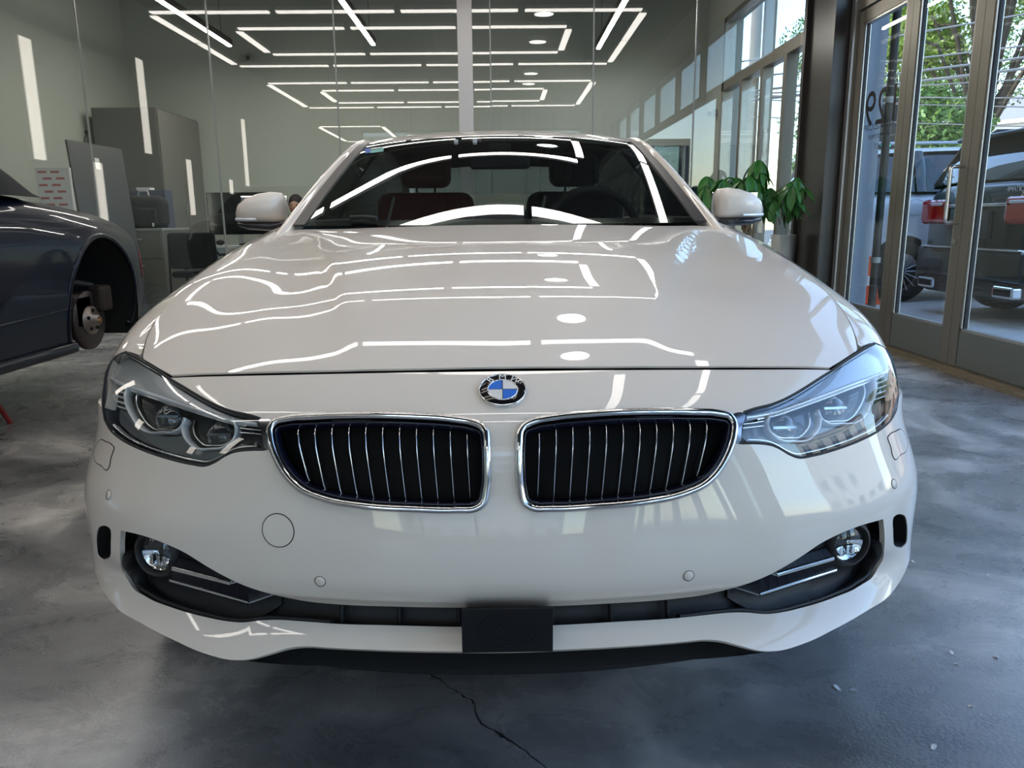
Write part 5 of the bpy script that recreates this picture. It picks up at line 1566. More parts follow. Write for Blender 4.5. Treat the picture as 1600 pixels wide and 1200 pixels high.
def leaf_mesh():
    v = []; f = []; n = 7
    for i in range(n):
        t = i / (n - 1); w = .036 * math.sin(PI * min(1, t * .96 + .03)) ** .75; z = -.09 * t * t
        v += [(t * .2, -w, z + .010), (t * .2, 0, z), (t * .2, w, z + .010)]
    for i in range(n - 1):
        f += [(i * 3, i * 3 + 3, i * 3 + 4, i * 3 + 1), (i * 3 + 1, i * 3 + 4, i * 3 + 5, i * 3 + 2)]
    me = bpy.data.meshes.new('leaf'); me.from_pydata(v, [], f); me.polygons.foreach_set('use_smooth', [True] * len(f)); me.materials.append(M_leaf)
    return me
leaf_me = leaf_mesh()
rnd = random.Random(5)
nl = 0
for k in range(46):
    a = rnd.uniform(0, 2 * PI); rr = .46 * math.sqrt(rnd.random()); h = 1.12 + .42 * rnd.random() * (1 - .5 * rr / .46)
    tip = Vector((rr * math.cos(a), rr * math.sin(a) * .75, h))
    st_ = MB().tube(smooth_line([(0, 0, 1.05), tuple(tip * .5 + Vector((0, 0, .55 - .02))), tuple(tip)], .08), .006, 5).build('leaf_stalk', mat('green_stalk', (0.08, 0.18, 0.04), 0.5), pt)
    for j in range(6):
        if nl >= 280: break
        b = a + 2 * PI * j / 6 + rnd.uniform(-.3, .3)
        o = bpy.data.objects.new('leaf', leaf_me); COL.objects.link(o); o.parent = pt; nl += 1
        s_ = rnd.uniform(.65, 1.1)
        o.matrix_local = Matrix.Translation(tip) @ Matrix.Rotation(b, 4, 'Z') @ Matrix.Rotation(rnd.uniform(.35, 1.05), 4, 'Y') @ Matrix.Rotation(rnd.uniform(-.4, .4), 4, 'X') @ Matrix.Scale(s_, 4)
pw = thing('white_planter', 'tall white planter on a black stand behind the money tree', 'planter', (XR - .33, 7.24, 0))
MB().lathe([(0, .36), (.10, .36), (.125, .84), (.115, .84), (.10, .80), (0, .80)], 4).build('planter_body', M_plastic_white, pw)
MB().box(-.12, .12, -.12, .12, 0, .36).build('planter_stand', M_gloss_black, pw)

# ---- person seated at the desk, only the dark hair shows beside the mirror
def skin_mesh(name, verts, edges, radii, m, parent, sub=2, root=0):
    me = bpy.data.meshes.new(name); me.from_pydata(verts, edges, []); me.update()
    o = bpy.data.objects.new(name, me); COL.objects.link(o)
    md = o.modifiers.new('skin', 'SKIN'); md.use_smooth_shade = True
    lay = me.skin_vertices[0].data if me.skin_vertices else None
    if lay is None:
        bm = bmesh.new(); bm.from_mesh(me); bm.verts.layers.skin.verify(); bm.to_mesh(me); bm.free(); lay = me.skin_vertices[0].data
    for i, r in enumerate(radii):
        lay[i].radius = (r, r) if not isinstance(r, tuple) else r
        lay[i].use_root = (i == root)
    ss = o.modifiers.new('sub', 'SUBSURF'); ss.levels = sub; ss.render_levels = sub
    dg = bpy.context.evaluated_depsgraph_get()
    me2 = bpy.data.meshes.new_from_object(o.evaluated_get(dg)); me2.name = name
    bpy.data.objects.remove(o)
    me2.materials.clear(); me2.materials.append(m)
    me2.polygons.foreach_set('use_smooth', [True] * len(me2.polygons))
    o2 = bpy.data.objects.new(name, me2); COL.objects.link(o2); o2.parent = parent
    return o2
hp = at_y(462, 318, 10.42)
pe = thing('person', 'person with short dark hair in a dark shirt sitting behind the monitor', 'person', (hp[0], 10.45, 0))
hz = hp[2] - .03
V = [(0, .10, .50), (0, .08, .72), (0, .05, .95), (0, .02, hz - .20), (0, -.02, hz - .10),
     (-.17, .03, hz - .22), (-.23, -.05, hz - .45), (-.18, -.30, .80), (-.12, -.42, .79),
     (.17, .03, hz - .22), (.23, -.05, hz - .45), (.18, -.30, .80), (.12, -.42, .79),
     (-.10, .05, .50), (-.13, -.36, .50), (-.13, -.38, .10), (-.13, -.50, .05), (.10, .05, .50), (.13, -.36, .50), (.13, -.38, .10), (.13, -.50, .05)]
E = [(0, 1), (1, 2), (2, 3), (3, 4), (3, 5), (5, 6), (6, 7), (7, 8), (3, 9), (9, 10), (10, 11), (11, 12), (0, 13), (13, 14), (14, 15), (15, 16), (0, 17), (17, 18), (18, 19), (19, 20)]
Rr = [.15, .14, .15, .10, .055, .065, .05, .038, .03, .065, .05, .038, .03, .09, .065, .045, .04, .09, .065, .045, .04]
skin_mesh('body', V, E, Rr, mat('dark_shirt', (0.03, 0.03, 0.035), 0.85), pe)
M_skin = mat('skin', (0.45, 0.26, 0.18), 0.5)
hd = MB().sphere((0, -.03, hz), .11, 24, 18, (.78, .95, 1.12)).sphere((0, -.135, hz - .01), .016, 10, 8, (.8, 1.3, 1.3)).sphere((-.085, -.02, hz - .01), .022, 10, 8, (.4, .8, 1.3)).sphere((.085, -.02, hz - .01), .022, 10, 8, (.4, .8, 1.3))
hd.build('head', M_skin, pe)
MB().sphere((0, -.01, hz + .028), .122, 24, 18, (.80, .95, 1.02)).build('hair', mat('dark_hair', (0.012, 0.009, 0.008), 0.6, bump=(60, .6)), pe)
fe = MB()
for sx in (-.035, .035): fe.sphere((sx, -.125, hz + .012), .010, 8, 6)
fe.build('eyes', M_black, pe)
MB().sphere((0, -.125, hz - .055), .014, 10, 6, (1.5, .5, .35)).build('mouth', mat('lip', (0.32, 0.12, 0.10), 0.5), pe)
for sx in (-1, 1):
    hm = MB().rbox(sx * .115 - .035, sx * .115 + .035, -.50, -.41, .765, .79, .011, 3)
    for k in range(4):
        x = sx * .115 - .027 + .018 * k
        hm.tube([(x, -.49, .778), (x, -.53, .775), (x, -.555 + .006 * abs(k - 1.5), .765)], .0085, 7)
    hm.tube([(sx * .115 - sx * .03, -.43, .776), (sx * .115 - sx * .055, -.47, .772), (sx * .115 - sx * .055, -.50, .766)], .010, 7)
    hm.build('hand', M_skin, pe)
office_chair(hp[0], 10.55, 0.0, 'black office chair the seated person sits on')
# ================================================================== dark blue car on stands, rear wheel off
M_navy = mat('dark_navy_paint', (0.003, 0.006, 0.016), 0.35, coat=0.5, coat_rough=0.02, spec=0.1)
M_softtop = mat('black_soft_top', (0.010, 0.010, 0.011), 0.85, bump=(300, .3))
DXC = -3.15
dc = thing('dark_blue_coupe', 'dark blue car raised on stands with its rear wheel removed', 'car', (DXC, 3.3, 0))
_dv = np.array([.34, .45, .60, .75, .90, 1.0, 1.08, 1.14])
_ds = [
    (0.75, [(.55, .36), (.60, .45), (.62, .60), (.60, .72), (.55, .80), (.48, .84), (.38, .86), (.25, .88)]),
    (1.05, [(.78, .35), (.82, .45), (.84, .60), (.83, .73), (.78, .84), (.72, .89), (.62, .92), (.48, .94)]),
    (1.65, [(.86, .34), (.89, .45), (.905, .60), (.905, .75), (.88, .89), (.82, .96), (.73, 1.0), (.60, 1.02)]),
    (2.4, [(.87, .34), (.885, .45), (.90, .60), (.905, .75), (.895, .90), (.86, 1.0), (.80, 1.07), (.70, 1.11)]),
    (3.3, [(.87, .34), (.885, .45), (.90, .60), (.908, .75), (.898, .90), (.872, 1.0), (.82, 1.09), (.71, 1.145)]),
    (3.9, [(.88, .34), (.90, .45), (.918, .60), (.925, .75), (.915, .90), (.885, 1.0), (.825, 1.085), (.70, 1.135)]),
    (4.4, [(.89, .35), (.915, .45), (.938, .60), (.945, .75), (.932, .90), (.885, .995), (.795, 1.06), (.66, 1.10)]),
    (4.8, [(.845, .38), (.87, .45), (.893, .60), (.90, .75), (.88, .89), (.825, .975), (.72, 1.035), (.58, 1.07)]),
    (5.08, [(.73, .41), (.76, .47), (.785, .60), (.79, .74), (.765, .87), (.70, .945), (.60, .995), (.46, 1.025)]),
    (5.26, [(.50, .43), (.53, .48), (.55, .60), (.555, .73), (.53, .85), (.47, .915), (.38, .955), (.25, .98)])]
_dy = np.array([q[0] for q in _ds]); _dx = np.array([[p[0] for p in q[1]] for q in _ds]); _dz = np.array([[p[1] for p in q[1]] for q in _ds])
_bdy, _bdv = Basis(_dy), Basis(_dv)
def _dside(sg):
    def f(y, v):
        A, B = _bdy(y), _bdv(v)
        return np.stack([DXC + sg * np.einsum('ni,nj,ij->n', A, B, _dx), y, np.einsum('ni,nj,ij->n', A, B, _dz)], 1)
    return f
DS = {1: Surf(_dside(1), (.75, 5.26), (.34, 1.14)), -1: Surf(_dside(-1), (.75, 5.26), (.34, 1.14), True)}
AY, AZ, AR = 4.39, .525, .405
def prect(y0, y1, v0, v1, ny=30, nv=16):
    return [(y, v0) for y in np.linspace(y0, y1, ny)] + [(y1, v) for v in np.linspace(v0, v1, nv)[1:]] + [(y, v1) for y in np.linspace(y1, y0, ny)[1:]] + [(y0, v) for v in np.linspace(v1, v0, nv)[1:-1]]
def arch_cut(y0, y1, v0, v1, cy, cz, r):
    a0 = math.asin((v0 - cz) / r)
    arc = [(cy + r * math.cos(a), cz + r * math.sin(a)) for a in np.linspace(PI - a0, a0, 40)]
    base = [(y0, v0)] + arc + [(y1, v0)]
    return np.array(base + [(y1, v) for v in np.linspace(v0, v1, 16)[1:]] + [(y, v1) for y in np.linspace(y1, y0, 40)[1:]] + [(y0, v) for v in np.linspace(v1, v0, 16)[1:-1]])
for s in (1, -1):
    rq = panel('rear_quarter', DS[s], smooth_line(arch_cut(3.32, 5.26, .345, 1.14, AY, AZ, AR), .03, True, True), [], .06, M_navy, dc, hem=.03, resample=False)
    dr = panel('door', DS[s], np.array(prect(2.05, 3.312, .345, 1.14)), [], .06, M_navy, dc, hem=.015, resample=False)
    panel('front_quarter', DS[s], smooth_line(arch_cut(.76, 2.043, .345, 1.14, 1.42, .52, .375), .03, True, True), [], .06, M_navy, dc, hem=.03, resample=False)
    # arch lip
    lip = np.array([(AY + (AR + .004) * math.cos(a), AZ + (AR + .004) * math.sin(a)) for a in np.linspace(-.42, PI + .42, 50)])
    MB().tube(p3(lip, DS[s].offset(-.002)), .012, 8, flat=(.010, .016), up=[Vector(n) for n in DS[s].normal(*lip.T)]).build('arch_lip', M_navy, rq)
    # crease along the lower flank
    cr = np.array([(y, .545 + .03 * (y - 3.3)) for y in np.linspace(3.32, 4.02, 16)])
    MB().tube(p3(cr, DS[s].offset(.001)), .004, 6).build('body_crease', M_navy, rq)
    sk = np.array([(y, .362) for y in np.linspace(2.1, 4.03, 30)])
    MB().tube(p3(sk, DS[s].offset(.012)), .02, 8, flat=(.024, .03), up=Vector((s, 0, 0))).build('side_skirt', M_navy, dc)
    bt = np.array([(y, 1.138) for y in np.linspace(2.2, 3.75, 30)])
    MB().tube(p3(bt, DS[s].offset(.010)), .007, 8).build('window_trim', M_chrome, dc)
    MB().lathe([(AR - .01, 0), (AR - .01, -.36), (.05, -.36)], 40, 'x', (0, AY, AZ), a0=-.5, a1=PI + .5).build('wheel_housing', M_gap, dc).location = (DXC + (.90 if s > 0 else -.54), 0, 0)
    MB().lathe([(.37, 0), (.37, -.30), (.05, -.30)], 40, 'x', (0, 1.42, .52), a0=-.5, a1=PI + .5).build('wheel_housing', M_gap, dc).location = (DXC + (.86 if s > 0 else -.56), 0, 0)
    # rear marker lamp wrapping the corner
    rm = np.array([(4.93, .66), (5.02, .67), (5.02, .86), (4.93, .84)])
    panel('side_marker', DS[s], smooth_line(rm, .02, True, True), [], .03, mat('red_marker_lens', (0.30, 0.008, 0.010), 0.1, coat=1.0), dc, hem=.004, lift=.004, resample=False)
    # hub carrier, disc, caliper
    hx = DXC + s * .79; hy, hz_ = 4.42, .455
    M_iron = mat('rusty_iron', (0.045, 0.03, 0.026), 0.6, metal=0.5, noise=(25, .4)); M_cast = mat('cast_steel', (0.30, 0.26, 0.23), 0.4, metal=0.8)
    disc = MB().lathe([(.075, .0), (.165, .0), (.168, -.006), (.168, -.026), (.165, -.030), (.075, -.030)], 40, 'x', (hx, hy, hz_)).build('brake_disc', mat('worn_disc', (0.10, 0.085, 0.08), 0.45, metal=0.8), dc)
    if s < 0: disc.data.transform(Matrix.Translation((.03, 0, 0)))
    hub = MB().lathe([(0, .05 * s), (.030, .05 * s), (.034, .02 * s), (.080, .015 * s), (.084, -.02 * s)], 32, 'x', (hx, hy, hz_)).build('wheel_hub', M_cast, dc)
    for k in range(5):
        a = 2 * PI * k / 5 + .3
        MB().cyl((hx + s * .012, hy + .056 * math.cos(a), hz_ + .056 * math.sin(a)), (hx + s * .026, hy + .056 * math.cos(a), hz_ + .056 * math.sin(a)), .010, n=10).build('stud_hole', M_gap, hub)
    MB().cyl((hx + s * .045, hy, hz_), (hx + s * .062, hy, hz_), .020, .014, n=16).build('hub_nut', mat('copper_nut', (0.45, 0.25, 0.12), 0.3, metal=1.0), hub)
    cal = MB().rbox(hx - .05, hx + .045, hy + .06, hy + .20, hz_ + .04, hz_ + .19, .02, 3).build('brake_caliper', M_iron, dc)
    MB().tube([(hx - s * .02, hy + .10, hz_ + .19), (hx - s * .05, hy - .05, hz_ + .22), (hx - s * .12, hy - .20, hz_ + .20)], .018, 8).build('brake_hose', M_rubber, cal)
    MB().tube([(hx - s * .05, hy - .08, hz_ + .10), (hx - s * .10, hy - .22, hz_ + .16), (hx - s * .30, hy - .30, hz_ + .16)], .030, 8).build('control_arm', M_iron, dc)
    MB().tube([(hx - s * .05, hy, hz_), (hx - s * .45, hy, hz_ + .02)], .045, 10).build('axle_shaft', M_iron, dc)
    MB().tube([(hx - s * .06, hy - .05, hz_ - .08), (hx - s * .30, hy - .22, hz_ - .06), (hx - s * .55, hy - .25, hz_ - .04)], .028, 8).build('control_arm', M_iron, dc)
    MB().rbox(hx - .04 - s * .04, hx + .04 - s * .04, hy - .15, hy + .05, hz_ - .05, hz_ + .16, .025, 3).build('hub_carrier', M_iron, dc)
    MB().tube([(hx - s * .16, hy - .02, hz_ + .02), (hx - s * .22, hy, hz_ + .42)], .05, 12).build('damper', M_black, dc)
    # front wheel
    fw_ = MB().lathe([(.21, -.11), (.30, -.115), (.325, -.09), (.33, 0), (.325, .09), (.30, .115), (.21, .11)], 40, 'x', (DXC + s * .77, 1.42, .50)).build('front_wheel', M_tyre, dc)
    MB().lathe([(0, .07 * s), (.06, .07 * s), (.20, .05 * s), (.215, .08 * s)], 40, 'x', (DXC + s * .77, 1.42, .50)).build('rim', M_rim, fw_)
# deck, bonnet, nose, tail, underside
def strip_between(v, y0, y1, n, name, m, crown):
    def fn(a, b):
        y = y0 + (y1 - y0) * b
        l = DS[-1]([y], [v])[0]; r = DS[1]([y], [v])[0]
        p = l + (r - l) * a; p[2] += crown * (1 - (2 * a - 1) ** 2)
        return tuple(p)
    return MB().grid(fn, 16, n).build(name, m, dc)
strip_between(1.14, 3.95, 5.26, 20, 'boot_lid', M_navy, .025)
strip_between(1.14, .75, 2.2, 20, 'bonnet', M_navy, .035)
for y, nm in ((5.255, 'tail_panel'), (.755, 'nose_panel')):
    MB().grid(lambda a, b: tuple((lambda l, r: l + (r - l) * a + np.array([0, (.05 if y > 3 else -.05) * (1 - (2 * a - 1) ** 2), 0]))(DS[-1]([y], [.34 + .80 * b])[0], DS[1]([y], [.34 + .80 * b])[0])), 12, 12).build(nm, M_navy, dc)
MB().box(DXC - .62, DXC + .62, .95, 5.0, .34, .48).build('underbody', M_gap, dc)
MB().box(DXC - .55, DXC + .55, .95, 5.0, .48, .95).build('inner_shell', M_gap, dc)
# cabin: screen, soft top, side glass
def top(a, b):
    y = 2.15 + 2.00 * b
    hgt = np.interp(b, [0, .18, .38, .62, .82, .93, 1], [1.09, 1.30, 1.47, 1.52, 1.45, 1.33, 1.15])
    w = np.interp(b, [0, .2, .5, .8, 1], [.72, .77, .82, .84, .76])
    x = (2 * a - 1)
    base = 1.13
    k = (1 - abs(x) ** 4.5)
    return (DXC + x * w, y, base + (hgt - base) * max(k, 0) ** .75)
MB().grid(lambda a, b: top(a, b * .30), 30, 10).build('windscreen', M_tint, dc)
MB().grid(lambda a, b: top(a, .30 + .70 * b), 36, 26).build('soft_top', M_softtop, dc)
for s in (1, -1):
    MB().grid(lambda a, b: (DXC + s * (.80 - .05 * b + .004), 2.62 + .85 * a + .05 * b, 1.135 + .18 * b * math.sin(PI * (.18 + .64 * a))), 16, 6).build('side_window', M_gloss_black, dc)
    MB().tube([(DXC + s * .80, 2.35, 1.12), (DXC + s * .88, 2.33, 1.15), (DXC + s * 1.0, 2.33, 1.17)], .05, 10, flat=(.05, .07), up=Vector((0, 0, 1))).build('door_mirror', M_navy, dc)
for ch in dc.children:
    ch.matrix_parent_inverse = Matrix.Translation((-DXC, -3.3, 0))
def jack_stand(x, y, label):
    o = thing('jack_stand', label, 'jack stand', (x, y, 0), 0, 'jack stands under the dark car')
    m = mat('red_steel', (0.28, 0.02, 0.02), 0.45)
    for k in range(4):
        a = PI / 4 + k * PI / 2
        MB().tube([(.12 * math.cos(a), .12 * math.sin(a), 0), (.03 * math.cos(a), .03 * math.sin(a), .22)], .012, 6).build('leg', m, o)
    MB().cyl((0, 0, .16), (0, 0, .315), .022, n=12).build('post', M_metal_grey, o)
    MB().rbox(-.05, .05, -.03, .03, .315, .338, .005).build('saddle', m, o)
for x, y, lb in ((DXC + .55, 3.75, 'red stand under the dark car just ahead of the bare brake disc'), (DXC - .55, 3.75, 'red stand under the dark car towards the wall, near the rear axle'),
                (DXC + .55, 1.95, 'red stand under the dark car behind its front wheel'), (DXC - .55, 1.95, 'red stand under the dark car towards the wall, near the front axle')):
    jack_stand(x, y, lb)
# ================================================================== street outside the storefront
M_asphalt = mat('street_asphalt', (0.16, 0.16, 0.165), 0.85, noise=(6, .2, 6), bump=(60, .3))
M_pave = mat('pale_pavement', (0.42, 0.41, 0.39), 0.8, noise=(4, .12, 6))
o = MB().box(XR + .16, 8.2, -30, 40, -.14, -.02).build('pavement', M_pave); tag(o, 'pale concrete forecourt outside the folding doors', None, None, 'structure')
o = MB().box(8.2, 60, -40, 70, -.16, -.04).build('street', M_asphalt); tag(o, 'grey asphalt street beyond the forecourt', None, None, 'structure')
o = MB().box(-40, XR + .16, -60, YR - .2, -.15, -.03).build('rear_yard', M_pave); tag(o, 'pale concrete yard outside the added rear window', None, None, 'structure')
GZ0 = -.02

def loft(secs, n, name, m, parent, k=4.0):
    """Closed superelliptic sections: (y, zc, half width, half height)."""
    v = []
    for (y, z, w, h) in secs:
        for i in range(n):
            a = 2 * PI * i / n; c, s = math.cos(a), math.sin(a); e = (abs(c) ** k + abs(s) ** k) ** (-1 / k)
            v.append((w * c * e, y, z + h * s * e))
    f = [(i * n + j, i * n + (j + 1) % n, (i + 1) * n + (j + 1) % n, (i + 1) * n + j) for i in range(len(secs) - 1) for j in range(n)]
    f += [tuple(range(n)), tuple(range((len(secs) - 1) * n, len(secs) * n))]
    return MB().add(v, f, True).build(name, m, parent)

def suv(name, label, loc, rz, paint, detail, rim_m):
    o = thing(name, label, 'car', loc, rz)
    loft([(.02, .84, .80, .44), (.07, .84, .90, .48), (.30, .84, .955, .50), (1.2, .84, .975, .50), (3.2, .83, .975, .49), (3.75, .78, .968, .45), (4.5, .74, .93, .40), (4.84, .68, .80, .32), (4.92, .66, .55, .24)], 48, 'body_shell', paint, o, 6)
    loft([(3.55, 1.16, .93, .10), (3.9, 1.16, .92, .09), (4.5, 1.10, .86, .08), (4.8, 1.02, .70, .06)], 32, 'bonnet', paint, o, 4)
    # greenhouse
    v = []; n = 14; zb = 1.30; hh = .50
    for (y, z) in [(.10, 1.33), (.14, 1.46), (.26, 1.66), (.42, 1.755), (1.0, 1.79), (1.8, 1.81), (2.5, 1.79), (2.85, 1.74), (3.3, 1.53), (3.75, 1.31)]:
        t = (z - zb) / hh
        for i in range(n):
            u = i / (n - 1) * 2 - 1
            if abs(u) > .62:
                q = (1 - abs(u)) / .38; zz = zb + (z - zb) * min(1, q * 1.02); w = .93 - .17 * (zz - zb) / hh
                v.append((math.copysign(w, u), y, zz))
            else:
                w = .93 - .17 * t; v.append((u / .62 * w * .985, y, z + .02 * (1 - (u / .62) ** 2)))
    f = [(i * n + j, i * n + j + 1, (i + 1) * n + j + 1, (i + 1) * n + j) for i in range(9) for j in range(n - 1)]
    MB().add(v, f, True).build('window_band', mat('dark_privacy_glass', (0.010, 0.014, 0.022), 0.04, coat=0.8), o)
    def roofpt(a, b):
        x = (2 * a - 1); y = .30 + 2.50 * b
        z = np.interp(y, [.3, .52, 1.0, 1.8, 2.5, 2.8], [1.76, 1.79, 1.815, 1.835, 1.815, 1.775])
        return (x * .765, y, z + .025 * (1 - x * x) - .05 * abs(x) ** 8)
    MB().grid(roofpt, 16, 16).build('roof', paint, o)
    MB().rbox(-.70, .70, .16, .46, 1.755, 1.80, .02, 3).build('roof_spoiler', paint, o)
    for s in (1, -1):
        for (y0, y1, w) in ((.18, .40, .10), (1.12, 1.12, .07), (2.05, 2.05, .06), (3.60, 2.80, .07)):
            MB().tube([(s * .938, y0, 1.30), (s * .86, (y0 + y1) / 2 + .0, 1.54), (s * .765, y1, 1.775)], .03, 8, flat=(.012, w), up=Vector((s, 0, .3))).build('window_pillar', paint if y0 < 1 or y0 > 3 else mat('dark_privacy_glass'), o)
        MB().tube([(s * .66, .45, 1.80), (s * .66, .55, 1.875), (s * .66, 2.5, 1.89), (s * .66, 2.65, 1.80)], .018, 8).build('roof_rail', M_black if detail else M_lampgrey, o)
        for y in (.95, 3.90):
            wv = MB().lathe([(.25, -.12), (.33, -.125), (.365, -.10), (.37, 0), (.365, .10), (.33, .125), (.25, .12)], 40, 'x', (s * .865, y, .37)).build('wheel', M_tyre, o)
            MB().lathe([(.255, .11 * s), (.245, .07 * s), (.23, -.08 * s)], 40, 'x', (s * .865, y, .37)).build('rim', rim_m, wv)
            MB().lathe([(0, .03 * s), (.22, .03 * s)], 32, 'x', (s * .865, y, .37)).build('rim_back', M_gap, wv)
            MB().cyl((s * .90, y, .37), (s * .965, y, .37), .05, n=16).build('hub_cap', rim_m, wv)
            for k in range(16):
                a = 2 * PI * k / 16
                MB().tube([(s * .955, y + .04 * math.cos(a), .37 + .04 * math.sin(a)), (s * .965, y + .245 * math.cos(a), .37 + .245 * math.sin(a))], .009, 5).build('spoke', rim_m, wv)
            # arch in the flank
            MB().lathe([(.40, .0), (.425, .012), (.445, .0)], 40, 'x', (0, y, .38), a0=-.1, a1=PI + .1).build('arch_lip', paint, o).location = (s * .968, 0, 0)
            MB().lathe([(.20, .006 * s), (.41, .006 * s)], 40, 'x', (s * .968, y, .38), a0=-.15, a1=PI + .15).build('arch_opening', M_gap, o)
        MB().rbox(min(s * .93, s * 1.12), max(s * .93, s * 1.12), 3.15, 3.28, 1.24, 1.42, .04, 3).build('door_mirror', paint, o)
        MB().box(min(s * .97, s * .985), max(s * .97, s * .985), 1.3, 3.6, .36, .44).build('side_step', M_lampgrey, o)
    # fuel flap outline
    MB().tube([(.979, 1.05 + .11 * math.cos(a), 1.12 + .09 * math.sin(a)) for a in np.linspace(0, 2 * PI, 20)[:-1]], .003, 5, closed=True).build('fuel_flap', M_metal_grey, o)
    # tail
    red = mat('red_tail_lens'); 
    for s in (1, -1):
        tl_ = MB().rbox(min(s * .46, s * .962), max(s * .46, s * .962), -.012, .30, .93, 1.19, .05, 3).build('tail_lamp', red, o)
        MB().rbox(min(s * .54, s * .74), max(s * .54, s * .74), -.022, 0.0, 1.12, 1.15, .008).build('reversing_light', M_lampclear, tl_)
        MB().rbox(min(s * .50, s * .86), max(s * .50, s * .86), -.045, -.02, .53, .575, .008).build('rear_reflector', red, o)
        ex = MB().rbox(min(s * .50, s * .80), max(s * .50, s * .80), -.055, .04, .27, .38, .02, 3).build('exhaust_trim', M_chrome, o)
        MB().rbox(min(s * .53, s * .77), max(s * .53, s * .77), -.060, -.05, .295, .355, .012).build('exhaust_mouth', M_gap, ex)
    MB().rbox(-.90, .90, -.05, .25, .40, .70, .05, 3).build('rear_bumper', paint, o)
    MB().rbox(-.80, .80, -.055, .10, .695, .715, .006).build('bumper_sill_plate', M_chrome, o)
    MB().rbox(-.72, .72, -.03, .20, .24, .42, .03, 3).build('lower_valance', M_black_plastic, o)
    MB().rbox(-.56, .56, -.012, .10, 1.10, 1.13, .008).build('chrome_strip', M_chrome, o)
    MB().rbox(-.27, .27, -.016, .05, .80, 1.06, .008).build('plate_recess', M_black_plastic, o)
    MB().rbox(-.15, .15, -.024, -.014, .86, .99, .004).build('number_plate', mat('plate_grey', (0.5, 0.52, 0.55), 0.5), o)
    MB().tube([(0, .07, 1.36), (-.25, .09, 1.40), (-.45, .09, 1.41)], .010, 6).build('rear_wiper', M_black, o)
    if detail:
        T = Matrix.Translation((.56, .016, 1.245)) @ Matrix.Rotation(PI / 2, 4, 'X')
        text_obj('tailgate_lettering', '4MATIC', .065, M_lampclear, o, T, .002)
        MB().lathe([(.055, 0), (.062, .006), (.068, 0)], 32, 'y', (0, .0, 1.22)).build('tailgate_ring', M_chrome, o)
        for a in (90, 210, 330):
            MB().tube([(0, 0, 1.22), (.058 * math.cos(math.radians(a)), 0, 1.22 + .058 * math.sin(math.radians(a)))], .005, 5).build('tailgate_star_arm', M_chrome, o)
    return o
M_suv_black = mat('black_suv_paint', (0.006, 0.010, 0.012), 0.25, coat=0.5, spec=0.3)
M_suv_white = mat('white_suv_paint', (0.72, 0.74, 0.76), 0.35, coat=0.8)
suv('black_suv', 'black sport utility car parked with its tail to the folding doors', (4.62, 7.62, GZ0), -PI / 2, M_suv_black, True, M_rim)
ws_ = suv('white_suv', 'white sport utility car with roof rails parked behind the black one', (3.86, 10.22, GZ0), -PI / 2, M_suv_white, False, M_rim)

# traffic cone
cp_ = at_z(1356, 474, GZ0)
cn = thing('traffic_cone', 'orange traffic cone with a white band beside the white car', 'cone', (cp_[0], cp_[1], GZ0))
MB().rbox(-.15, .15, -.15, .15, 0, .03, .01).build('cone_base', mat('cone_orange', (0.85, 0.11, 0.03), 0.5), cn)
MB().lathe([(.115, .03), (.085, .22)], 28).build('cone_body', mat('cone_orange'), cn)
MB().lathe([(.086, .22), (.068, .33)], 28).build('white_band', mat('cone_white', (0.75, 0.76, 0.78), 0.5), cn)
MB().lathe([(.068, .33), (.030, .55), (.022, .56), (0, .56)], 28).build('cone_top', mat('cone_orange'), cn)

# pale pier and dark pipe outside the doors
pr = thing('facade_pier', 'pale blue grey pier on the facade outside the lettered door', 'pier', (3.42, 7.42, GZ0))
MB().box(-.16, .04, -.16, .20, 0, 4.2).build('pier_shaft', mat('pale_blue_grey_render', (0.36, 0.41, 0.47), 0.7), pr)
MB().box(-.18, .06, -.18, .22, 0, .15).build('pier_foot', M_metal_grey, pr)
dp = thing('rain_pipe', 'dark round rain pipe standing beside the facade pier', 'pipe', (3.455, 7.12, GZ0))
MB().cyl((0, 0, 0), (0, 0, 4.2), .035, n=14).build('pipe_shaft', M_black, dp)
for z in (.6, 2.0, 3.4): MB().cyl((0, 0, z), (0, 0, z + .05), .043, n=14).build('pipe_clip', M_metal_grey, dp)

# ---- lettering on the first door leaf, readable from the street
def glass_letters(s, px0, px1, py, name, bold=0.0, tall=1.0):
    """Letters fitted between two spots of the pane, mirrored when seen from indoors."""
    pa, pb_ = at_x(px0, py, XR - .006), at_x(px1, py, XR - .006)
    par = bpy.data.objects['door_1']
    o = text_obj(name, s, 1.0, mat('black_vinyl', (0.006, 0.006, 0.008), 0.5), par, None, .0, bold=bold)
    vs = np.array([v.co[:] for v in o.data.vertices]); w = vs[:, 0].max() - vs[:, 0].min(); k = abs(pa[1] - pb_[1]) / w
    cx = (vs[:, 0].max() + vs[:, 0].min()) / 2; cy = (vs[:, 1].max() + vs[:, 1].min()) / 2
    yc, zc = (pa[1] + pb_[1]) / 2, (pa[2] + pb_[2]) / 2
    o.data.transform(Matrix.Translation((XR - .006, yc, zc)) @ Matrix(((0, 0, 1, 0), (k, 0, 0, 0), (0, k * tall, 0, 0), (0, 0, 0, 1))) @ Matrix.Translation((-cx, -cy, 0)))
    o.matrix_parent_inverse = par.matrix_basis.inverted()
    return o
glass_letters('129', 1353, 1399, 166, 'door_number', 0.0, 1.0)
glass_letters('AUTO SALES CORP', 1351, 1397, 195.5, 'door_lettering', 0.0, 1.25)
glass_letters('BY APPOINTMENT', 1356, 1388, 212, 'door_lettering', 0, 1.1)
glass_letters('ONLY', 1366, 1380, 227, 'door_lettering', 0, 1.1)

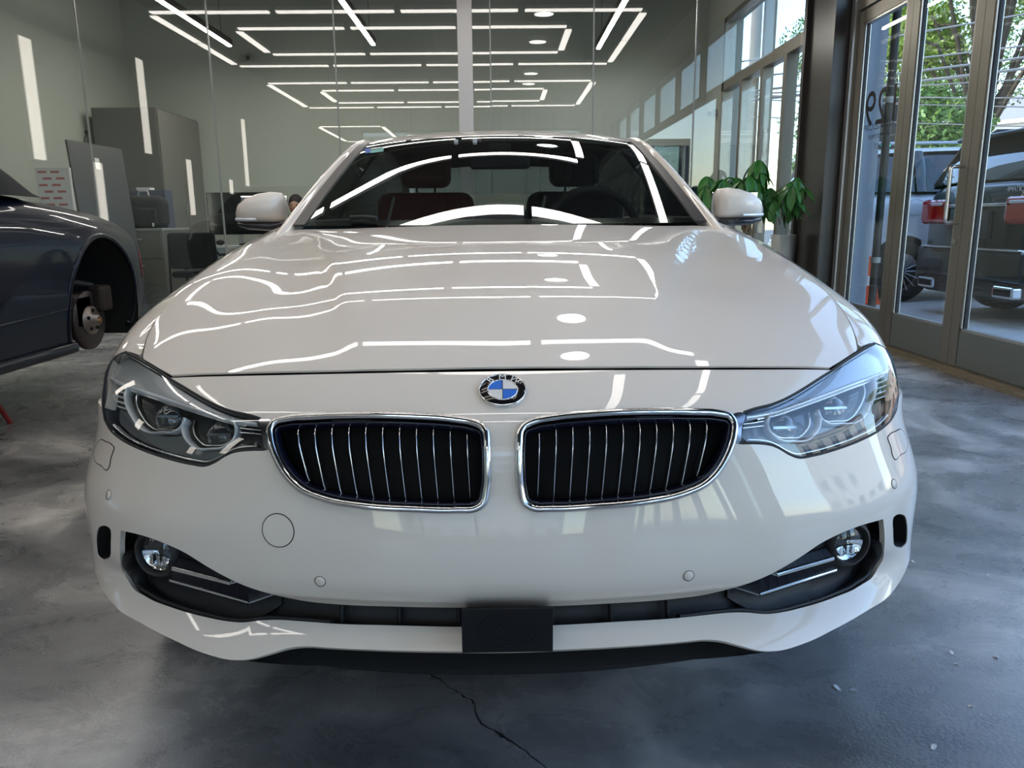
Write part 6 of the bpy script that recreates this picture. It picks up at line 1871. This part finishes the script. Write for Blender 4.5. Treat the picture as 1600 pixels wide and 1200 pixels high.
# ---- trees
M_bark = mat('tree_bark', (0.10, 0.075, 0.055), 0.9, noise=(8, .3))
def tree(name, label, x, y, trunk_h, crown, nleaf, seed, m, group):
    r_ = np.random.default_rng(seed)
    o = thing(name, label, 'tree', (x, y, -.04), 0, group)
    tb = MB().tube([(0, 0, 0), (.05, .02, trunk_h * .5), (-.04, .05, trunk_h), (.1, 0, trunk_h + 1.5)], [.20, .16, .13, .05], 10)
    tb.build('trunk', M_bark, o)
    cl = []
    for k in range(crown['n']):
        a = r_.uniform(0, 2 * PI); rr = crown['r'] * math.sqrt(r_.uniform(.05, 1)); z = crown['z'] + r_.uniform(-1, 1) * crown['h'] * (1 - .5 * (rr / crown['r']) ** 2)
        c = np.array([rr * math.cos(a), rr * math.sin(a), z]); cl.append((c, r_.uniform(.6, 1.1) * crown['clump']))
        MB().tube([(0, .0, trunk_h * r_.uniform(.7, 1.1)), tuple(c * np.array([.5, .5, 1]) + np.array([0, 0, -.3])), tuple(c)], [.06, .035, .01], 5).build('branch', M_bark, o)
    V = []; F = []
    per = nleaf // len(cl)
    for c, rad in cl:
        d = r_.normal(size=(per, 3)); d /= np.linalg.norm(d, axis=1, keepdims=True); d *= (rad * r_.uniform(.25, 1, (per, 1)) ** .5)
        P = c + d * np.array([1, 1, .7])
        for p in P:
            u = r_.normal(size=3); u /= np.linalg.norm(u); w = np.cross(u, r_.normal(size=3)); w /= np.linalg.norm(w) + 1e-9
            s = r_.uniform(.04, .08) * crown.get('leaf', 1.0)
            i = len(V); V += [tuple(p - u * s), tuple(p + w * s * .5), tuple(p + u * s), tuple(p - w * s * .5)]; F.append((i, i + 1, i + 2, i + 3))
    fo = mesh_obj('foliage', V, F, m, o); fo['kind'] = 'stuff'
    return o
def leaf_mat(name, c):
    m = mat(name, c, 0.5, noise=(1.4, .45, 3)); b = m.node_tree.nodes['Principled BSDF']
    return m
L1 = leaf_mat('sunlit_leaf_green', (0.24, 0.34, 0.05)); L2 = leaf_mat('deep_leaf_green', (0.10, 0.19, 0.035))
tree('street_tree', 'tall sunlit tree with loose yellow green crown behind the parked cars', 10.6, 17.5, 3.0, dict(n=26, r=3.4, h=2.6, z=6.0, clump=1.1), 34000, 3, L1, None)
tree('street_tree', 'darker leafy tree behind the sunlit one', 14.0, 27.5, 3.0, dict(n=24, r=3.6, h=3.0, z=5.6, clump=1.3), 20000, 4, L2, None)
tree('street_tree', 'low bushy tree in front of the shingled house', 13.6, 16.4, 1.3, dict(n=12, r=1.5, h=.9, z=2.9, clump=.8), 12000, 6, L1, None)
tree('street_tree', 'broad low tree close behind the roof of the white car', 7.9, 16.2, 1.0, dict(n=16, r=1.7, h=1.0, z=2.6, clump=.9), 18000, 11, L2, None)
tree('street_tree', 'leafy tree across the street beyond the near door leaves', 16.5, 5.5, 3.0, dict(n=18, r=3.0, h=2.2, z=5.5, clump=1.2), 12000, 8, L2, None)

# ---- houses across the street
def house(x, y, w, d, h, rz, wallc, label, seed):
    o = thing('town_house', label, 'house', (x, y, -.04), rz)
    mw = mat('house_wall_%d' % seed, wallc, 0.85, noise=(3, .06)); mr = mat('grey_shingles', (0.26, 0.25, 0.25), 0.9, noise=(9, .2), bump=(14, .5))
    MB().box(-w / 2, w / 2, -d / 2, d / 2, 0, h).build('house_wall', mw, o)
    e = .35; rh = 1.9
    MB().prism([(-w / 2 - e, -d / 2 - e, h), (-w / 2 - e, d / 2 + e, h), (-w / 2 - e, 0, h + rh)], (w + 2 * e, 0, 0)).build('roof', mr, o)
    MB().box(-w / 2 - e, w / 2 + e, -d / 2 - e - .05, -d / 2 - e + .05, h - .15, h + .03).build('gutter', M_plastic_white, o)
    for i in range(max(2, int(w // 2))):
        xx = -w / 2 + (i + .5) * w / max(2, int(w // 2))
        for z in ([.9, 3.6] if h > 5 else [.9]):
            f = MB().rbox(xx - .55, xx + .55, -d / 2 - .06, -d / 2 + .01, z, z + 1.45, .02).build('window', M_plastic_white, o)
            for k in (-1, 1): MB().box(xx + (k - 1) * .25 + .02, xx + (k + 1) * .25 - .02, -d / 2 - .07, -d / 2 - .06, z + .08, z + 1.37).build('pane', mat('dark_window_pane', (0.04, 0.05, 0.06), 0.1), f)
    dd = MB().rbox(-.5, .5, -d / 2 - .07, -d / 2 + .01, 0, 2.1, .02).build('door', mat('door_paint', (0.20, 0.08, 0.06), 0.5), o)
    MB().sphere((.38, -d / 2 - .10, 1.0), .04).build('door_knob', M_chrome, dd)
    return o
house(24.0, 28.0, 8.5, 7.0, 3.0, -.75, (0.62, 0.58, 0.50), 'low cream house with grey shingled roof behind the trees', 1)
house(28.0, 42.0, 9.0, 8.0, 5.6, -.9, (0.75, 0.76, 0.78), 'tall white house with rows of windows behind the shingled roof', 2)
house(24.0, 10.0, 10.0, 8.0, 5.6, -1.57, (0.55, 0.42, 0.33), 'brown two-storey house across the street', 3)
house(-2.0, -32.0, 14.0, 9.0, 5.6, PI, (0.62, 0.60, 0.56), 'pale house beyond the rear yard', 5)
house(24.0, -3.0, 10.0, 8.0, 5.6, -1.57, (0.66, 0.64, 0.60), 'pale two-storey house farther down the street', 4)

# ---- utility pole, overhead cables, traffic light
up_ = at_y(1172, 225, 20.0)
po = thing('utility_pole', 'brown wooden utility pole seen through the office side window', 'pole', (up_[0], 20.0, -.02))
MB().cyl((0, 0, 0), (0, 0, 8.5), .15, .12, n=16).build('pole_shaft', mat('pole_wood', (0.20, 0.15, 0.11), 0.9, noise=(6, .2)), po)
MB().box(-1.1, 1.1, -.06, .06, 7.6, 7.75).build('cross_arm', mat('pole_wood'), po)
for x in (-1.0, -.5, .5, 1.0): MB().cyl((x, 0, 7.75), (x, 0, 7.92), .035, n=10).build('insulator', M_metal_grey, po)
M_cable = mat('weathered_cable', (0.30, 0.28, 0.26), 0.7)
cab = [((1425, 52), (1650, 10), .020), ((1425, 92), (1650, 62), .020), ((1425, 112), (1650, 80), .028), ((1425, 128), (1650, 98), .034), ((1425, 134), (1650, 118), .018), ((1425, 152), (1650, 150), .016), ((1425, 163), (1650, 165), .014), ((1425, 192), (1650, 196), .014)]
names = ['topmost overhead cable crossing the tree crown', 'second overhead cable below the topmost one', 'thick overhead cable above the bundled one', 'thickest bundled overhead cable across the trees',
         'thin overhead cable just under the bundled one', 'thin overhead cable through the middle of the trees', 'thin level overhead cable above the lowest one', 'lowest thin overhead cable above the parked cars']
for (a, b, r), nm in zip(cab, names):
    yk = 12.3 + .12 * names.index(nm)
    A, B = at_y(a[0], a[1], yk), at_y(b[0], b[1], yk)
    d = (B - A) / np.linalg.norm(B - A); r = r * .65
    A = A - d * 3; B = B + d * 10
    pts = [A + (B - A) * t - np.array([0, 0, .10 * 4 * t * (1 - t) - .06]) for t in np.linspace(0, 1, 15)]
    o = thing('overhead_cable', nm, 'cable', tuple(pts[0]))
    mb = MB().tube([p - pts[0] for p in pts], r, 6); mb.build('cable_run', M_cable, o)
    MB().cyl((0, 0, -.05), (0, 0, .05), .05, n=8).build('cable_clamp', M_metal_grey, o)
tlp = at_y(1380, 212, 13.6)
tf = thing('traffic_light', 'traffic light glowing green above the white car', 'traffic light', (tlp[0], 13.6, -.04))
MB().cyl((0, 0, 0), (0, 0, tlp[2] - .4), .06, n=12).build('signal_pole', M_metal_grey, tf)
MB().rbox(-.16, .16, -.12, .12, tlp[2] - .42, tlp[2] + .62, .03).build('signal_housing', M_black, tf)
for k, (c, st_) in enumerate((((.02, .9, .55), 2.5), ((.02, .015, .005), 0), ((.02, .004, .004), 0))):
    z = tlp[2] - .12 + k * .32
    MB().cyl((0, -.125, z), (0, -.12, z), .08, n=20).build('signal_lens', emitter('green_signal', c, st_) if st_ else mat('signal_off_%d' % k, c, .2), tf)
# ================================================================== paint flakes on the floor
M_flake = mat('pale_paint_flake', (0.62, 0.64, 0.66), 0.3)
rf = random.Random(21)
for k, (px, py) in enumerate(((1487, 1021), (1493, 1038), (1556, 1027), (1516, 1104), (1544, 899), (1426, 878), (1334, 1079), (1308, 1076), (1458, 1168))):
    p = at_z(px, py, 0.0)
    r = rf.uniform(.006, .010)
    ring = [(r * rf.uniform(.7, 1.3) * math.cos(a), .6 * r * rf.uniform(.7, 1.3) * math.sin(a), .0035 * max(0, math.cos(a))) for a in np.linspace(0, 2 * PI, 8)[:-1]]
    ring = [(x, y, z + .0002) for x, y, z in ring]
    n = len(ring)
    v = ring + [(x, y, z + .0012) for x, y, z in ring]
    f = [tuple(reversed(range(n))), tuple(range(n, 2 * n))] + [(i, (i + 1) % n, n + (i + 1) % n, n + i) for i in range(n)]
    o = MB().add(v, f).build('paint_flake', M_flake)
    o.location = (p[0], p[1], 0.0); o.rotation_euler = (0, 0, rf.uniform(0, 6))
    tag(o, 'tiny curled paint flake lying on the concrete floor', 'flake', 'paint flakes on the floor')
